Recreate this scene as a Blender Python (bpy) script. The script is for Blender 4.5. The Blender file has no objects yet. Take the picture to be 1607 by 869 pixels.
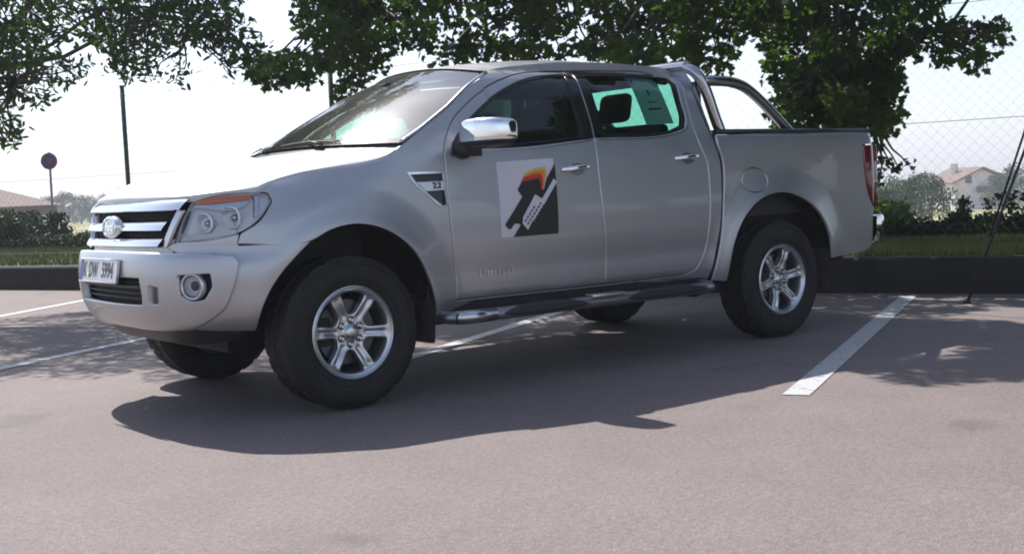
import bpy, bmesh, math, random
import numpy as np
from mathutils import Vector, Matrix
from mathutils.geometry import delaunay_2d_cdt

# ------------------------------------------------------------------ camera, world, sun, exposure
SC = bpy.context.scene
COL = SC.collection
cam = bpy.data.cameras.new('camera'); camo = bpy.data.objects.new('camera', cam); COL.objects.link(camo)
cam.lens = 42.868; cam.sensor_width = 36; cam.clip_end = 5000; cam.clip_start = .05
fw = Vector((-0.61222576, -0.78739349, -0.0720494)); rt = Vector((-0.786613, 0.61577417, -0.04541098)); up = Vector((-0.08012247, -0.02887322, 0.99636676))
camo.matrix_world = Matrix(((rt.x, up.x, -fw.x, 3.0209), (rt.y, up.y, -fw.y, 6.0598), (rt.z, up.z, -fw.z, 1.0430), (0, 0, 0, 1)))
SC.camera = camo
TOSUN = Vector((-.10, -.86, 1.0)).normalized()
W = bpy.data.worlds.new('World'); SC.world = W; W.use_nodes = True
wn = W.node_tree.nodes; wl = W.node_tree.links
sky = wn.new('ShaderNodeTexSky'); sky.sky_type = 'NISHITA'; sky.sun_disc = False
sky.sun_elevation = math.asin(TOSUN.z); sky.sun_rotation = math.atan2(TOSUN.x, TOSUN.y)
sky.air_density = 1.0; sky.dust_density = 1.2; sky.ozone_density = 1.5; sky.altitude = 300
tint = wn.new('ShaderNodeMix'); tint.data_type = 'RGBA'; tint.blend_type = 'MULTIPLY'; tint.inputs['Factor'].default_value = 1; tint.inputs['B'].default_value = (.97, .98, 1.03, 1)
hsv = wn.new('ShaderNodeHueSaturation'); hsv.inputs['Saturation'].default_value = .72
wl.new(sky.outputs[0], hsv.inputs['Color']); wl.new(hsv.outputs[0], tint.inputs['A']); wl.new(tint.outputs['Result'], wn['Background'].inputs[0]); wn['Background'].inputs[1].default_value = .10
sl = bpy.data.lights.new('sun', 'SUN'); sl.energy = 4.2; sl.angle = math.radians(.55); sl.color = (1, .955, .90)
so = bpy.data.objects.new('sun', sl); COL.objects.link(so); so.rotation_euler = TOSUN.to_track_quat('Z', 'Y').to_euler()
SC.view_settings.view_transform = 'Standard'; SC.view_settings.look = 'None'; SC.view_settings.gamma = 1
SC.view_settings.use_curve_mapping = False
SC.view_settings.exposure = 0.88
SC.render.engine = 'CYCLES'
SC.cycles.max_bounces = 10; SC.cycles.transparent_max_bounces = 24; SC.cycles.sample_clamp_indirect = 6
SC.cycles.use_denoising = True
SC.cycles.filter_width = 1.9

random.seed(11)
RND = np.random.default_rng(5)

# ------------------------------------------------------------------ materials
def mat(name, col=(.5, .5, .5), rough=.5, metal=0., spec=.5, coat=0., noise=None, bump=None, trans=0., emis=None, ior=1.5, croug=.03):
    m = bpy.data.materials.new(name); m.use_nodes = True
    nt = m.node_tree; b = nt.nodes['Principled BSDF']
    b.inputs['Base Color'].default_value = (*col, 1); b.inputs['Roughness'].default_value = rough
    b.inputs['Metallic'].default_value = metal; b.inputs['Specular IOR Level'].default_value = spec
    b.inputs['Coat Weight'].default_value = coat; b.inputs['Coat Roughness'].default_value = croug
    b.inputs['IOR'].default_value = ior
    tc = nt.nodes.new('ShaderNodeTexCoord')
    if noise:   # (scale, second colour, detail, contrast lo, hi)
        n = nt.nodes.new('ShaderNodeTexNoise'); n.inputs['Scale'].default_value = noise[0]; n.inputs['Detail'].default_value = noise[2]
        r = nt.nodes.new('ShaderNodeMapRange'); r.inputs['From Min'].default_value = noise[3]; r.inputs['From Max'].default_value = noise[4]
        mx = nt.nodes.new('ShaderNodeMix'); mx.data_type = 'RGBA'
        mx.inputs['A'].default_value = (*col, 1); mx.inputs['B'].default_value = (*noise[1], 1)
        nt.links.new(tc.outputs['Object'], n.inputs['Vector']); nt.links.new(n.outputs['Fac'], r.inputs['Value'])
        nt.links.new(r.outputs['Result'], mx.inputs['Factor']); nt.links.new(mx.outputs['Result'], b.inputs['Base Color'])
    if bump:    # (scale, strength, distance)
        n2 = nt.nodes.new('ShaderNodeTexNoise'); n2.inputs['Scale'].default_value = bump[0]; n2.inputs['Detail'].default_value = 3
        bp = nt.nodes.new('ShaderNodeBump'); bp.inputs['Strength'].default_value = bump[1]; bp.inputs['Distance'].default_value = bump[2]
        nt.links.new(tc.outputs['Object'], n2.inputs['Vector']); nt.links.new(n2.outputs['Fac'], bp.inputs['Height'])
        nt.links.new(bp.outputs['Normal'], b.inputs['Normal'])
    return m

def glass_mat(name, tint, refl=1.0, rough=0.0):
    m = bpy.data.materials.new(name); m.use_nodes = True
    nt = m.node_tree; nt.nodes.remove(nt.nodes['Principled BSDF']); out = nt.nodes['Material Output']
    tr = nt.nodes.new('ShaderNodeBsdfTransparent'); tr.inputs[0].default_value = (*tint, 1)
    gl = nt.nodes.new('ShaderNodeBsdfGlossy'); gl.inputs['Roughness'].default_value = rough; gl.inputs['Color'].default_value = (refl, refl, refl, 1)
    fr = nt.nodes.new('ShaderNodeFresnel'); fr.inputs['IOR'].default_value = 1.55
    mx = nt.nodes.new('ShaderNodeMixShader')
    nt.links.new(fr.outputs[0], mx.inputs[0]); nt.links.new(tr.outputs[0], mx.inputs[1]); nt.links.new(gl.outputs[0], mx.inputs[2])
    nt.links.new(mx.outputs[0], out.inputs['Surface'])
    return m

def paint_mat():
    m = mat('silver_paint', (.47, .48, .505), .42, .84, coat=.7)
    nt = m.node_tree; b = nt.nodes['Principled BSDF']
    tc = nt.nodes.new('ShaderNodeTexCoord')
    n = nt.nodes.new('ShaderNodeTexNoise'); n.inputs['Scale'].default_value = 2.3; n.inputs['Detail'].default_value = 6
    r = nt.nodes.new('ShaderNodeMapRange'); r.inputs['From Min'].default_value = .35; r.inputs['From Max'].default_value = .7
    r.inputs['To Min'].default_value = .38; r.inputs['To Max'].default_value = .46
    nt.links.new(tc.outputs['Object'], n.inputs['Vector']); nt.links.new(n.outputs['Fac'], r.inputs['Value']); nt.links.new(r.outputs['Result'], b.inputs['Roughness'])
    # road dust on the lower body
    sp = nt.nodes.new('ShaderNodeSeparateXYZ'); nt.links.new(tc.outputs['Object'], sp.inputs[0])
    mr = nt.nodes.new('ShaderNodeMapRange'); mr.inputs['From Min'].default_value = .75; mr.inputs['From Max'].default_value = .35
    mr.inputs['To Min'].default_value = 0; mr.inputs['To Max'].default_value = .45
    n3 = nt.nodes.new('ShaderNodeTexNoise'); n3.inputs['Scale'].default_value = 9; n3.inputs['Detail'].default_value = 8
    mu = nt.nodes.new('ShaderNodeMath'); mu.operation = 'MULTIPLY'
    nt.links.new(sp.outputs['Z'], mr.inputs['Value']); nt.links.new(tc.outputs['Object'], n3.inputs['Vector'])
    nt.links.new(mr.outputs['Result'], mu.inputs[0]); nt.links.new(n3.outputs['Fac'], mu.inputs[1])
    mx = nt.nodes.new('ShaderNodeMix'); mx.data_type = 'RGBA'; mx.inputs['A'].default_value = (.47, .48, .505, 1); mx.inputs['B'].default_value = (.30, .27, .24, 1)
    nt.links.new(mu.outputs[0], mx.inputs['Factor']); nt.links.new(mx.outputs['Result'], b.inputs['Base Color'])
    return m

M = {}
M['paint'] = paint_mat()
M['chrome'] = mat('chrome', (.86, .87, .89), .07, 1.)
M['satin'] = mat('satin_metal', (.62, .63, .65), .24, 1.)
M['alloy'] = mat('alloy', (.60, .61, .63), .30, .9, coat=.4)
M['plastic'] = mat('black_plastic', (.018, .018, .019), .45, bump=(400, .15, .002))
M['gloss'] = mat('gloss_black', (.008, .008, .01), .12)
M['under'] = mat('underbody', (.012, .012, .012), .8, noise=(9, (.03, .027, .024), 4, .4, .8))
M['rubber'] = mat('rubber', (.012, .0115, .0115), .75, noise=(14, (.024, .022, .020), 5, .45, .8), bump=(90, .2, .002))
M['disc'] = mat('brake_disc', (.10, .10, .10), .4, .8)
M['amber'] = mat('amber', (1.0, .27, .04), .2, coat=1.)
M['red'] = mat('tail_red', (.15, .005, .014), .12, coat=1.)
M['clearlamp'] = mat('clear_lamp', (.55, .55, .55), .12, coat=1.)
M['reflector'] = mat('reflector', (.86, .87, .90), .30, .12)
M['steptube'] = mat('step_tube', (.30, .30, .32), .30, .85)
M['rollbar'] = mat('brushed_bar', (.46, .46, .48), .17, 1.)
M['glass'] = glass_mat('side_glass', (.45, .79, .68), .9)
M['wglass'] = glass_mat('windscreen_glass', (.56, .90, .78), 1.)
def dusty(m, amt, rough, ior):
    nt = m.node_tree; out = nt.nodes['Material Output']; src = out.inputs['Surface'].links[0].from_socket
    for n in nt.nodes:
        if n.type == 'FRESNEL': n.inputs['IOR'].default_value = ior
    g = nt.nodes.new('ShaderNodeBsdfGlossy'); g.inputs['Roughness'].default_value = rough; g.inputs['Color'].default_value = (.9, .9, .9, 1)
    fr = nt.nodes.new('ShaderNodeFresnel'); fr.inputs['IOR'].default_value = ior
    mu = nt.nodes.new('ShaderNodeMath'); mu.operation = 'MULTIPLY'; mu.inputs[1].default_value = amt; nt.links.new(fr.outputs[0], mu.inputs[0])
    mx = nt.nodes.new('ShaderNodeMixShader'); nt.links.new(mu.outputs[0], mx.inputs[0]); nt.links.new(src, mx.inputs[1]); nt.links.new(g.outputs[0], mx.inputs[2]); nt.links.new(mx.outputs[0], out.inputs['Surface'])
dusty(M['wglass'], .12, .215, 2.3)
M['lens'] = glass_mat('lamp_lens', (.93, .94, .96), .9)
M['interior'] = mat('interior', (.016, .017, .02), .8)
M['seat'] = mat('seat_cloth', (.022, .023, .027), .9, bump=(300, .3, .002))
M['headliner'] = mat('headliner', (.20, .19, .18), .9)
M['white'] = mat('white_print', (.66, .65, .70), .4)
M['plate'] = mat('plate_white', (.74, .74, .76), .3)
M['eu'] = mat('plate_blue', (.02, .06, .38), .35)
M['ink'] = mat('black_print', (.012, .012, .014), .4)
M['orange'] = mat('orange_print', (.80, .25, .02), .4)
M['yellow'] = mat('yellow_print', (.62, .52, .16), .4)
M['redink'] = mat('red_print', (.55, .04, .02), .4)
M['flap'] = mat('mud_flap', (.05, .048, .047), .7, noise=(10, (.09, .08, .07), 5, .4, .7))
M['paper'] = mat('paper', (.80, .82, .80), .8)
_n = M['paper'].node_tree; _t = _n.nodes.new('ShaderNodeBsdfTranslucent'); _t.inputs[0].default_value = (.85, .87, .85, 1); _x = _n.nodes.new('ShaderNodeMixShader'); _x.inputs[0].default_value = .55
_n.links.new(_n.nodes['Principled BSDF'].outputs[0], _x.inputs[1]); _n.links.new(_t.outputs[0], _x.inputs[2]); _n.links.new(_x.outputs[0], _n.nodes['Material Output'].inputs['Surface'])

# ------------------------------------------------------------------ small object tools
def tag(o, label, cat, group=None, kind=None):
    if label: o['label'] = label
    if cat: o['category'] = cat
    if group: o['group'] = group
    if kind: o['kind'] = kind
    return o

def empty(name, loc=(0, 0, 0)):
    o = bpy.data.objects.new(name, None); COL.objects.link(o); o.location = loc; o.empty_display_size = .2
    return o

def attach(o, parent):
    """parent while keeping world coordinates (no rotations anywhere on the parents)"""
    if parent is not None:
        o.parent = parent
        w = Vector((0, 0, 0)); p = parent
        while p is not None:
            w += Vector(p.location); p = p.parent
        o.location = Vector(o.location) - w

class MB:
    def __init__(self): self.v = []; self.f = []; self.m = []; self.cur = 0; self.n = None
    def add(self, vs, fs):
        k = len(self.v); self.v += [tuple(a) for a in vs]
        for f in fs: self.f.append(tuple(i + k for i in f)); self.m.append(self.cur)
        return k
    def box(self, x0, x1, y0, y1, z0, z1, bev=0.):
        if bev <= 0:
            vs = [(x, y, z) for x in (x0, x1) for y in (y0, y1) for z in (z0, z1)]
            self.add(vs, [(0, 1, 3, 2), (4, 6, 7, 5), (0, 4, 5, 1), (2, 3, 7, 6), (0, 2, 6, 4), (1, 5, 7, 3)])
        else:
            bm = bmesh.new(); bmesh.ops.create_cube(bm, size=1)
            for v in bm.verts: v.co = Vector(((x0+x1)/2 + v.co.x*(x1-x0), (y0+y1)/2 + v.co.y*(y1-y0), (z0+z1)/2 + v.co.z*(z1-z0)))
            bmesh.ops.bevel(bm, geom=bm.edges[:], offset=bev, segments=3, profile=.5, affect='EDGES')
            self.bm(bm)
    def bm(self, bm, mtx=None):
        bm.verts.ensure_lookup_table()
        self.add([(mtx @ v.co if mtx else v.co)[:] for v in bm.verts], [[v.index for v in f.verts] for f in bm.faces]); bm.free()
    def tube(self, pts, r, seg=12, caps=True, ry=None):
        pts = [Vector(p) for p in pts]; n = len(pts); rings = []; prev = None
        for i, p in enumerate(pts):
            t = (pts[min(i+1, n-1)] - pts[max(i-1, 0)]).normalized()
            a = prev if prev is not None else (Vector((0, 0, 1)) if abs(t.z) < .9 else Vector((1, 0, 0)))
            b = t.cross(a).normalized(); a = b.cross(t).normalized(); prev = a
            rr = r[i] if isinstance(r, (list, tuple)) else r
            r2 = rr if ry is None else ry
            rings.append([p + a*math.cos(q)*rr + b*math.sin(q)*r2 for q in [2*math.pi*k/seg for k in range(seg)]])
        fs = []
        for i in range(n-1):
            for k in range(seg):
                k2 = (k+1) % seg; fs.append((i*seg+k, i*seg+k2, (i+1)*seg+k2, (i+1)*seg+k))
        if caps: fs.append(tuple(range(seg-1, -1, -1))); fs.append(tuple((n-1)*seg+k for k in range(seg)))
        self.add([v for rg in rings for v in rg], fs)
    def lathe(self, prof, seg=48, axis='y', c=(0, 0, 0), closed=False):
        """prof: list of (radius, offset along the axis)"""
        vs = []; n = len(prof)
        for k in range(seg):
            q = 2*math.pi*k/seg
            for r, h in prof:
                a, b = r*math.cos(q), r*math.sin(q)
                vs.append({'y': (c[0]+a, c[1]+h, c[2]+b), 'z': (c[0]+a, c[1]+b, c[2]+h), 'x': (c[0]+h, c[1]+a, c[2]+b)}[axis])
        fs = []
        for k in range(seg):
            k2 = (k+1) % seg
            for i in range(n-1 + (1 if closed else 0)):
                j = (i+1) % n; fs.append((k*n+i, k*n+j, k2*n+j, k2*n+i))
        self.add(vs, fs)
    def grid(self, rows):
        k = len(self.v); m = len(rows[0])
        self.add([p for r in rows for p in r], [(i*m+j, i*m+j+1, (i+1)*m+j+1, (i+1)*m+j) for i in range(len(rows)-1) for j in range(m-1)])
    def mirrored(self):
        o = MB(); o.v = [(x, -y, z) for x, y, z in self.v]; o.f = [tuple(reversed(f)) for f in self.f]; o.m = list(self.m)
        if self.n is not None: o.n = [(x, -y, z) for x, y, z in self.n]
        return o
    def build(self, name, mats, parent=None, smooth=True, auto=None, fixn=True, loc=None):
        me = bpy.data.meshes.new(name)
        vs = self.v if loc is None else [(x-loc[0], y-loc[1], z-loc[2]) for x, y, z in self.v]
        me.from_pydata(vs, [], self.f); me.update()
        if not isinstance(mats, (list, tuple)): mats = [mats]
        for m in mats: me.materials.append(M[m] if isinstance(m, str) else m)
        if any(self.m): me.polygons.foreach_set('material_index', self.m)
        if fixn and self.n is None:
            bm = bmesh.new(); bm.from_mesh(me); bmesh.ops.recalc_face_normals(bm, faces=bm.faces); bm.to_mesh(me); bm.free()
        me.polygons.foreach_set('use_smooth', [smooth]*len(me.polygons))
        if auto is not None and smooth:
            me.set_sharp_from_angle(angle=math.radians(auto))
        if self.n is not None:
            me.normals_split_custom_set_from_vertices(self.n)
        me.update()
        o = bpy.data.objects.new(name, me); COL.objects.link(o)
        if loc is not None: o.location = loc
        attach(o, parent)
        return o


# ------------------------------------------------------------------ body surface of the pickup: P(s, z); s runs along the plan outline from the nose
def interp(x, pts):
    if x <= pts[0][0]: return pts[0][1]
    for i in range(len(pts)-1):
        x0,y0=pts[i]; x1,y1=pts[i+1]
        if x <= x1:
            # monotone-ish cubic (Catmull) for smooth shading
            m0 = (y1-(pts[i-1][1] if i>0 else y0-(y1-y0)))/(x1-(pts[i-1][0] if i>0 else x0-(x1-x0)))
            m1 = ((pts[i+2][1] if i+2<len(pts) else y1+(y1-y0))-y0)/((pts[i+2][0] if i+2<len(pts) else x1+(x1-x0))-x0)
            h=x1-x0; t=(x-x0)/h
            return (2*t**3-3*t*t+1)*y0+(t**3-2*t*t+t)*h*m0+(-2*t**3+3*t*t)*y1+(t**3-t*t)*h*m1
    return pts[-1][1]
def ss(a,b,x):
    t=(x-a)/(b-a); t=0. if t<0 else 1. if t>1 else t
    return t*t*(3-2*t)
XF=.885; HW=.900; NE=3.3
# plan curve of the front quarter, arc length from the centre of the front
_pl=[]; _N=2500
for i in range(_N+1):
    th=math.pi/2*(i/_N)
    c,s=math.cos(th),math.sin(th)
    _pl.append((XF*abs(c)**(2/NE), HW*abs(s)**(2/NE)))
_s=[0.]
for a,b in zip(_pl,_pl[1:]): _s.append(_s[-1]+math.hypot(a[0]-b[0],a[1]-b[1]))
SQ=_s[-1]
_S=np.array(_s); _PX=np.array([a[0] for a in _pl]); _PY=np.array([a[1] for a in _pl])
def base(s):
    if s<0:
        x,y,nx,ny=base(-s); return x,-y,nx,-ny
    if s>=SQ: 
        return -(s-SQ),HW,0.,1.
    x=float(np.interp(s,_S,_PX)); y=float(np.interp(s,_S,_PY))
    e=.012
    x1=float(np.interp(min(s+e,SQ),_S,_PX)); y1=float(np.interp(min(s+e,SQ),_S,_PY))
    x0=float(np.interp(max(s-e,0),_S,_PX)); y0=float(np.interp(max(s-e,0),_S,_PY))
    if s<e: return x,y,1.,0.
    tx,ty=x1-x0,y1-y0; l=math.hypot(tx,ty)
    return x,y,ty/l,-tx/l
def s_of_x(x):   # side part
    if x<=0: return SQ-x
    i=np.searchsorted(-_PX[::1],-x)
    return float(np.interp(-x,-_PX,_S))
SIDE=[(.30,-.12),(.40,-.075),(.45,-.048),(.50,-.030),(.56,-.022),(.62,-.018),(.70,-.006),(.78,.003),(.90,.006),(1.0,.002),(1.10,-.006),(1.18,-.014),(1.24,-.024),(1.29,-.038),(1.34,-.056),(1.45,-.104),(1.58,-.163),(1.66,-.203),(1.70,-.226),(1.725,-.247),(1.745,-.272),(1.758,-.30),(1.768,-.33),(1.78,-.37)]
BEDP=[(.30,-.10),(.40,-.055),(.47,-.034),(.55,-.022),(.65,-.014),(.80,-.006),(.95,-.002),(1.1,-.004),(1.2,-.008),(1.27,-.014),(1.30,-.020),(1.322,-.034),(1.335,-.055)]
FB=[(.30,-.24),(.38,-.15),(.42,-.10),(.46,-.06),(.50,-.035),(.56,-.010),(.62,.0),(.70,.002),(.77,-.004),(.805,-.012),(.825,-.026),(.838,-.045),(.850,-.075)]
FG=[(.80,-.060),(.86,-.062),(.95,-.072),(1.02,-.088),(1.06,-.102),(1.09,-.125),(1.12,-.16)]
FO=[(.38,-.16),(.42,-.115),(.46,-.078),(.50,-.055),(.56,-.034),(.62,-.026),(.70,-.024),(.76,-.034),(.79,-.050),(.82,-.060),(.86,-.062),(.90,-.066)]
# shoulder: height of the bonnet shut line over x
ZT=[(-.35,1.275),(-.10,1.215),(.10,1.165),(.25,1.120),(.38,1.075),(.50,1.055),(.7,1.05),(.9,1.05)]
ARCH=[(.015,.385,.520),(-3.215,.400,.520)]
def flare(x,z):
    o=0
    for (cx,cz,R) in ARCH:
        r=math.hypot(x-cx,(z-cz) if z>cz else (z-cz)*.6)
        o+= .030*(1-ss(R-.01,R+.21,r)) if r<R+.3 else 0
        o+= .010*(1-ss(R-.02,R+.085,r)) if r<R+.1 else 0
    return o
def soft(f,z,d=.012):
    return .25*(f(z-d)+2*f(z)+f(z+d))
ZR=[(-1.0,1.705),(-1.16,1.722),(-1.45,1.755),(-1.75,1.775),(-2.05,1.78),(-2.3,1.777),(-2.6,1.757)]
def off(s,z,kind='side'):
    a=abs(s)
    x,y,nx,ny=base(a)
    if kind=='bed':
        o=interp(z,BEDP)+flare(x,z)
        if x<-4.19: o-= .10*(1-math.sqrt(max(0,1-((-4.19-x)/.10)**2))) if -x<4.29 else .10
        return o
    zq=z if z<1.3 else 1.3+(z-1.3)*.468/(interp(x,ZR)-1.3)
    side=interp(zq,SIDE)+flare(x,z)
    if x>-.45 and z<1.4:
        zt=interp(x,ZT); side-= .045*ss(zt-.16,zt+.03,z)*ss(-.45,-.1,x)
    w=ss(.80,1.30,a)
    if w>=1: return side
    fr = interp(z,FB) if kind=='bumper' else interp(z,FG)
    if kind=='outer': fr = interp(z,FO)
    return fr*(1-w)+side*w
def P(s,z,kind='side',d=0.):
    x,y,nx,ny=base(s); o=off(s,z,kind)+d
    return (x+nx*o, y+ny*o, z)

# ------------------------------------------------------------------ curves and panels
def X(x): return SQ - x
def XS(pts): return [(SQ - x, z) for x, z in pts]

def smooth_poly(pts, step=.02, corner=38, closed=True):
    n = len(pts); out = []
    def ang(i):
        a = pts[i-1]; b = pts[i]; c = pts[(i+1) % n]
        v = (b[0]-a[0], b[1]-a[1]); w = (c[0]-b[0], c[1]-b[1])
        return abs(math.degrees(math.atan2(v[0]*w[1]-v[1]*w[0], v[0]*w[0]+v[1]*w[1])))
    cor = [ang(i) > corner for i in range(n)]
    for i in range(n):
        p1 = pts[i]; p2 = pts[(i+1) % n]; p0 = pts[i-1]; p3 = pts[(i+2) % n]
        L = math.hypot(p2[0]-p1[0], p2[1]-p1[1]); k = max(1, int(round(L/step)))
        def tan(a, b, c, s):
            l1 = math.hypot(b[0]-a[0], b[1]-a[1]) + 1e-9; l2 = math.hypot(c[0]-b[0], c[1]-b[1]) + 1e-9
            t = [((b[q]-a[q])/l1*l2 + (c[q]-b[q])/l2*l1)/(l1+l2) for q in (0, 1)]
            return t
        m1 = [(p2[q]-p1[q])/L for q in (0, 1)] if cor[i] else tan(p0, p1, p2, 1)
        m2 = [(p2[q]-p1[q])/L for q in (0, 1)] if cor[(i+1) % n] else tan(p1, p2, p3, 1)
        for j in range(k):
            t = j/k
            h = (2*t**3-3*t*t+1, (t**3-2*t*t+t)*L, -2*t**3+3*t*t, (t**3-t*t)*L)
            out.append(tuple(h[0]*p1[q]+h[1]*m1[q]+h[2]*p2[q]+h[3]*m2[q] for q in (0, 1)))
    return out

def chaikin(pts, n=1):
    for _ in range(n):
        o = []
        for i in range(len(pts)):
            a = pts[i]; b = pts[(i+1) % len(pts)]
            o += [(.75*a[0]+.25*b[0], .75*a[1]+.25*b[1]), (.25*a[0]+.75*b[0], .25*a[1]+.75*b[1])]
        pts = o
    return pts

def area(p): return .5*sum(p[i-1][0]*p[i][1]-p[i][0]*p[i-1][1] for i in range(len(p)))

def inset(p, d):
    """move a counter-clockwise outline inwards by d"""
    n = len(p); out = []
    for i in range(n):
        a = p[i-1]; b = p[i]; c = p[(i+1) % n]
        v = (b[0]-a[0], b[1]-a[1]); w = (c[0]-b[0], c[1]-b[1])
        lv = math.hypot(*v)+1e-9; lw = math.hypot(*w)+1e-9
        nx = -(v[1]/lv) - (w[1]/lw); ny = v[0]/lv + w[0]/lw; l = math.hypot(nx, ny)+1e-9
        out.append((b[0]+nx/l*d, b[1]+ny/l*d))
    return out

def in_poly(x, y, P_):
    c = False; j = len(P_)-1
    for i in range(len(P_)):
        a, b = P_[i], P_[j]
        if (a[1] > y) != (b[1] > y) and x < (b[0]-a[0])*(y-a[1])/(b[1]-a[1])+a[0]: c = not c
        j = i
    return c

def cdt(loops, step):
    """triangles filling loops[0] minus the others; returns verts2d, tris; the loop vertices come first"""
    vs = []; es = []
    for lp in loops:
        k = len(vs); vs += lp; es += [(k+i, k+(i+1) % len(lp)) for i in range(len(lp))]
    nb = len(vs)
    xs = [p[0] for p in loops[0]]; ys = [p[1] for p in loops[0]]
    B = np.array(vs)
    y = min(ys)+step*.5; row = 0; pts = []
    while y < max(ys):
        x = min(xs)+(step*.5 if row % 2 else step)
        while x < max(xs):
            if in_poly(x, y, loops[0]) and not any(in_poly(x, y, h) for h in loops[1:]):
                if ((B[:, 0]-x)**2+(B[:, 1]-y)**2).min() > (step*.55)**2: pts.append((x, y))
            x += step
        y += step*.87; row += 1
    vs2 = [Vector(p) for p in vs+pts]
    ov, oe, of, orig, _, _ = delaunay_2d_cdt(vs2, es, [], 0, 1e-6)
    ov = [(p.x, p.y) for p in ov]
    tris = []
    for f in of:
        cx = sum(ov[i][0] for i in f)/len(f); cy = sum(ov[i][1] for i in f)/len(f)
        if in_poly(cx, cy, loops[0]) and not any(in_poly(cx, cy, h) for h in loops[1:]):
            tris.append(tuple(f))
    mp = {}
    for i, og in enumerate(orig):
        for o in og: mp[o] = i
    return ov, tris, [mp.get(i, i) for i in range(nb)]

def normal_at(s, z, kind, d=0.):
    h = .006
    a = Vector(P(s+h, z, kind, d)) - Vector(P(s-h, z, kind, d)); b = Vector(P(s, z+h, kind, d)) - Vector(P(s, z-h, kind, d))
    n = a.cross(b)
    x, y, nx, ny = base(s)
    if n.x*nx + n.y*ny < 0: n = -n
    return n.normalized()

def panel(outline, holes=(), kind='side', d=0., step=.035, gap=.0028, flange=.022, corner=38, rnd=1, bstep=.022, edge=.0045, fn=None):
    """a pressed sheet lying on the body surface, its edges rolled inwards"""
    PF = fn or (lambda s, z, dd: P(s, z, kind, dd))
    loops = []
    for k, lp in enumerate([outline]+list(holes)):
        q = smooth_poly(lp, bstep, corner)
        if rnd: q = chaikin(q, rnd)
        if area(q) < 0: q.reverse()
        loops.append(inset(q, gap if k == 0 else -gap))
    ringA = [inset(lp, edge if k == 0 else -edge) for k, lp in enumerate(loops)]
    v2, tris, idx = cdt(ringA, step)
    mb = MB(); mb.n = []
    nrm = []
    for p in v2:
        mb.v.append(PF(p[0], p[1], d)); nrm.append(normal_at(p[0], p[1], kind, 0) if fn is None else None)
    for t in tris:
        a, b, c = (Vector(mb.v[i]) for i in t); g = (b-a).cross(c-a)
        r = nrm[t[0]] if nrm[t[0]] is not None else Vector((0, 0, 1))
        mb.f.append(t if g.dot(r) > 0 else tuple(reversed(t)))
    k0 = 0
    for lp, ra, hole in zip(loops, ringA, [False]+[True]*len(holes)):
        n = len(lp); A = [idx[k0+i] for i in range(n)]; k0 += n
        Bk = len(mb.v)
        for i in range(n):
            p = lp[i]; mb.v.append(PF(p[0], p[1], d-.0022))
            out = Vector(PF(p[0], p[1], d)) - Vector(PF(ra[i][0], ra[i][1], d)); nn = nrm[A[i]] if nrm[A[i]] is not None else Vector((0, 0, 1))
            nrm.append((nn + out.normalized()*.9).normalized())
        Ck = len(mb.v)
        for i in range(n):
            p = lp[i]; mb.v.append(PF(p[0], p[1], d-flange))
            out = Vector(PF(p[0], p[1], d)) - Vector(PF(ra[i][0], ra[i][1], d))
            nrm.append(out.normalized() if out.length > 1e-6 else Vector((0, 0, 1)))
        for i in range(n):
            j = (i+1) % n
            q1 = (A[i], Bk+i, Bk+j, A[j]); q2 = (Bk+i, Ck+i, Ck+j, Bk+j)
            a, b, c = (Vector(mb.v[t]) for t in (q1[0], q1[1], q1[2])); g = (b-a).cross(c-a)
            rv = nrm[Bk+i]
            if g.dot(rv) < 0: q1 = tuple(reversed(q1))
            a, b, c = (Vector(mb.v[t]) for t in (q2[0], q2[1], q2[2])); g = (b-a).cross(c-a)
            if g.dot(nrm[Ck+i]) < 0: q2 = tuple(reversed(q2))
            mb.f += [q1, q2]
    mb.m = [0]*len(mb.f); mb.n = [tuple(v) for v in nrm]
    return mb

def sheet(outline, kind='side', d=.002, step=.05, holes=(), rnd=0, bstep=.03, corner=38, thick=0.):
    """flat applied sheet on the body surface (stickers, glass, inner shells)"""
    loops = []
    for lp in [outline]+list(holes):
        q = smooth_poly(lp, bstep, corner)
        if rnd: q = chaikin(q, rnd)
        if area(q) < 0: q.reverse()
        loops.append(q)
    v2, tris, idx = cdt(loops, step)
    mb = MB(); nrm = [normal_at(p[0], p[1], kind) for p in v2]
    mb.v = [P(p[0], p[1], kind, d) for p in v2]
    for t in tris:
        a, b, c = (Vector(mb.v[i]) for i in t); g = (b-a).cross(c-a)
        mb.f.append(t if g.dot(nrm[t[0]]) > 0 else tuple(reversed(t)))
    mb.m = [0]*len(mb.f); mb.n = [tuple(v) for v in nrm]
    return mb

def text_mesh(s, size, fn, thick=None, sx=1., offset=0.0):
    """letters as a mesh; fn maps (u, v) to a point"""
    cu = bpy.data.curves.new('t', 'FONT'); cu.body = s; cu.size = size; cu.align_x = 'CENTER'; cu.align_y = 'CENTER'; cu.resolution_u = 3; cu.offset = offset
    o = bpy.data.objects.new('t', cu); COL.objects.link(o)
    dg = bpy.context.evaluated_depsgraph_get(); me = bpy.data.meshes.new_from_object(o.evaluated_get(dg))
    mb = MB(); mb.add([fn(v.co.x*sx, v.co.y) for v in me.vertices], [tuple(p.vertices) for p in me.polygons])
    bpy.data.objects.remove(o); bpy.data.curves.remove(cu); bpy.data.meshes.remove(me)
    return mb

# ================================================================== THE PICKUP
ROOT = empty('pickup_truck', (-1.6, 0, 0))
tag(ROOT, 'silver double-cab pickup truck with chrome grille and roll bar parked in the bay', 'pickup truck')

def both(mb, name, mats, parent=None, **kw):
    a = mb.build(name, mats, parent or ROOT, **kw)
    b = mb.mirrored().build(name, mats, parent or ROOT, **kw)
    return a, b
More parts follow.
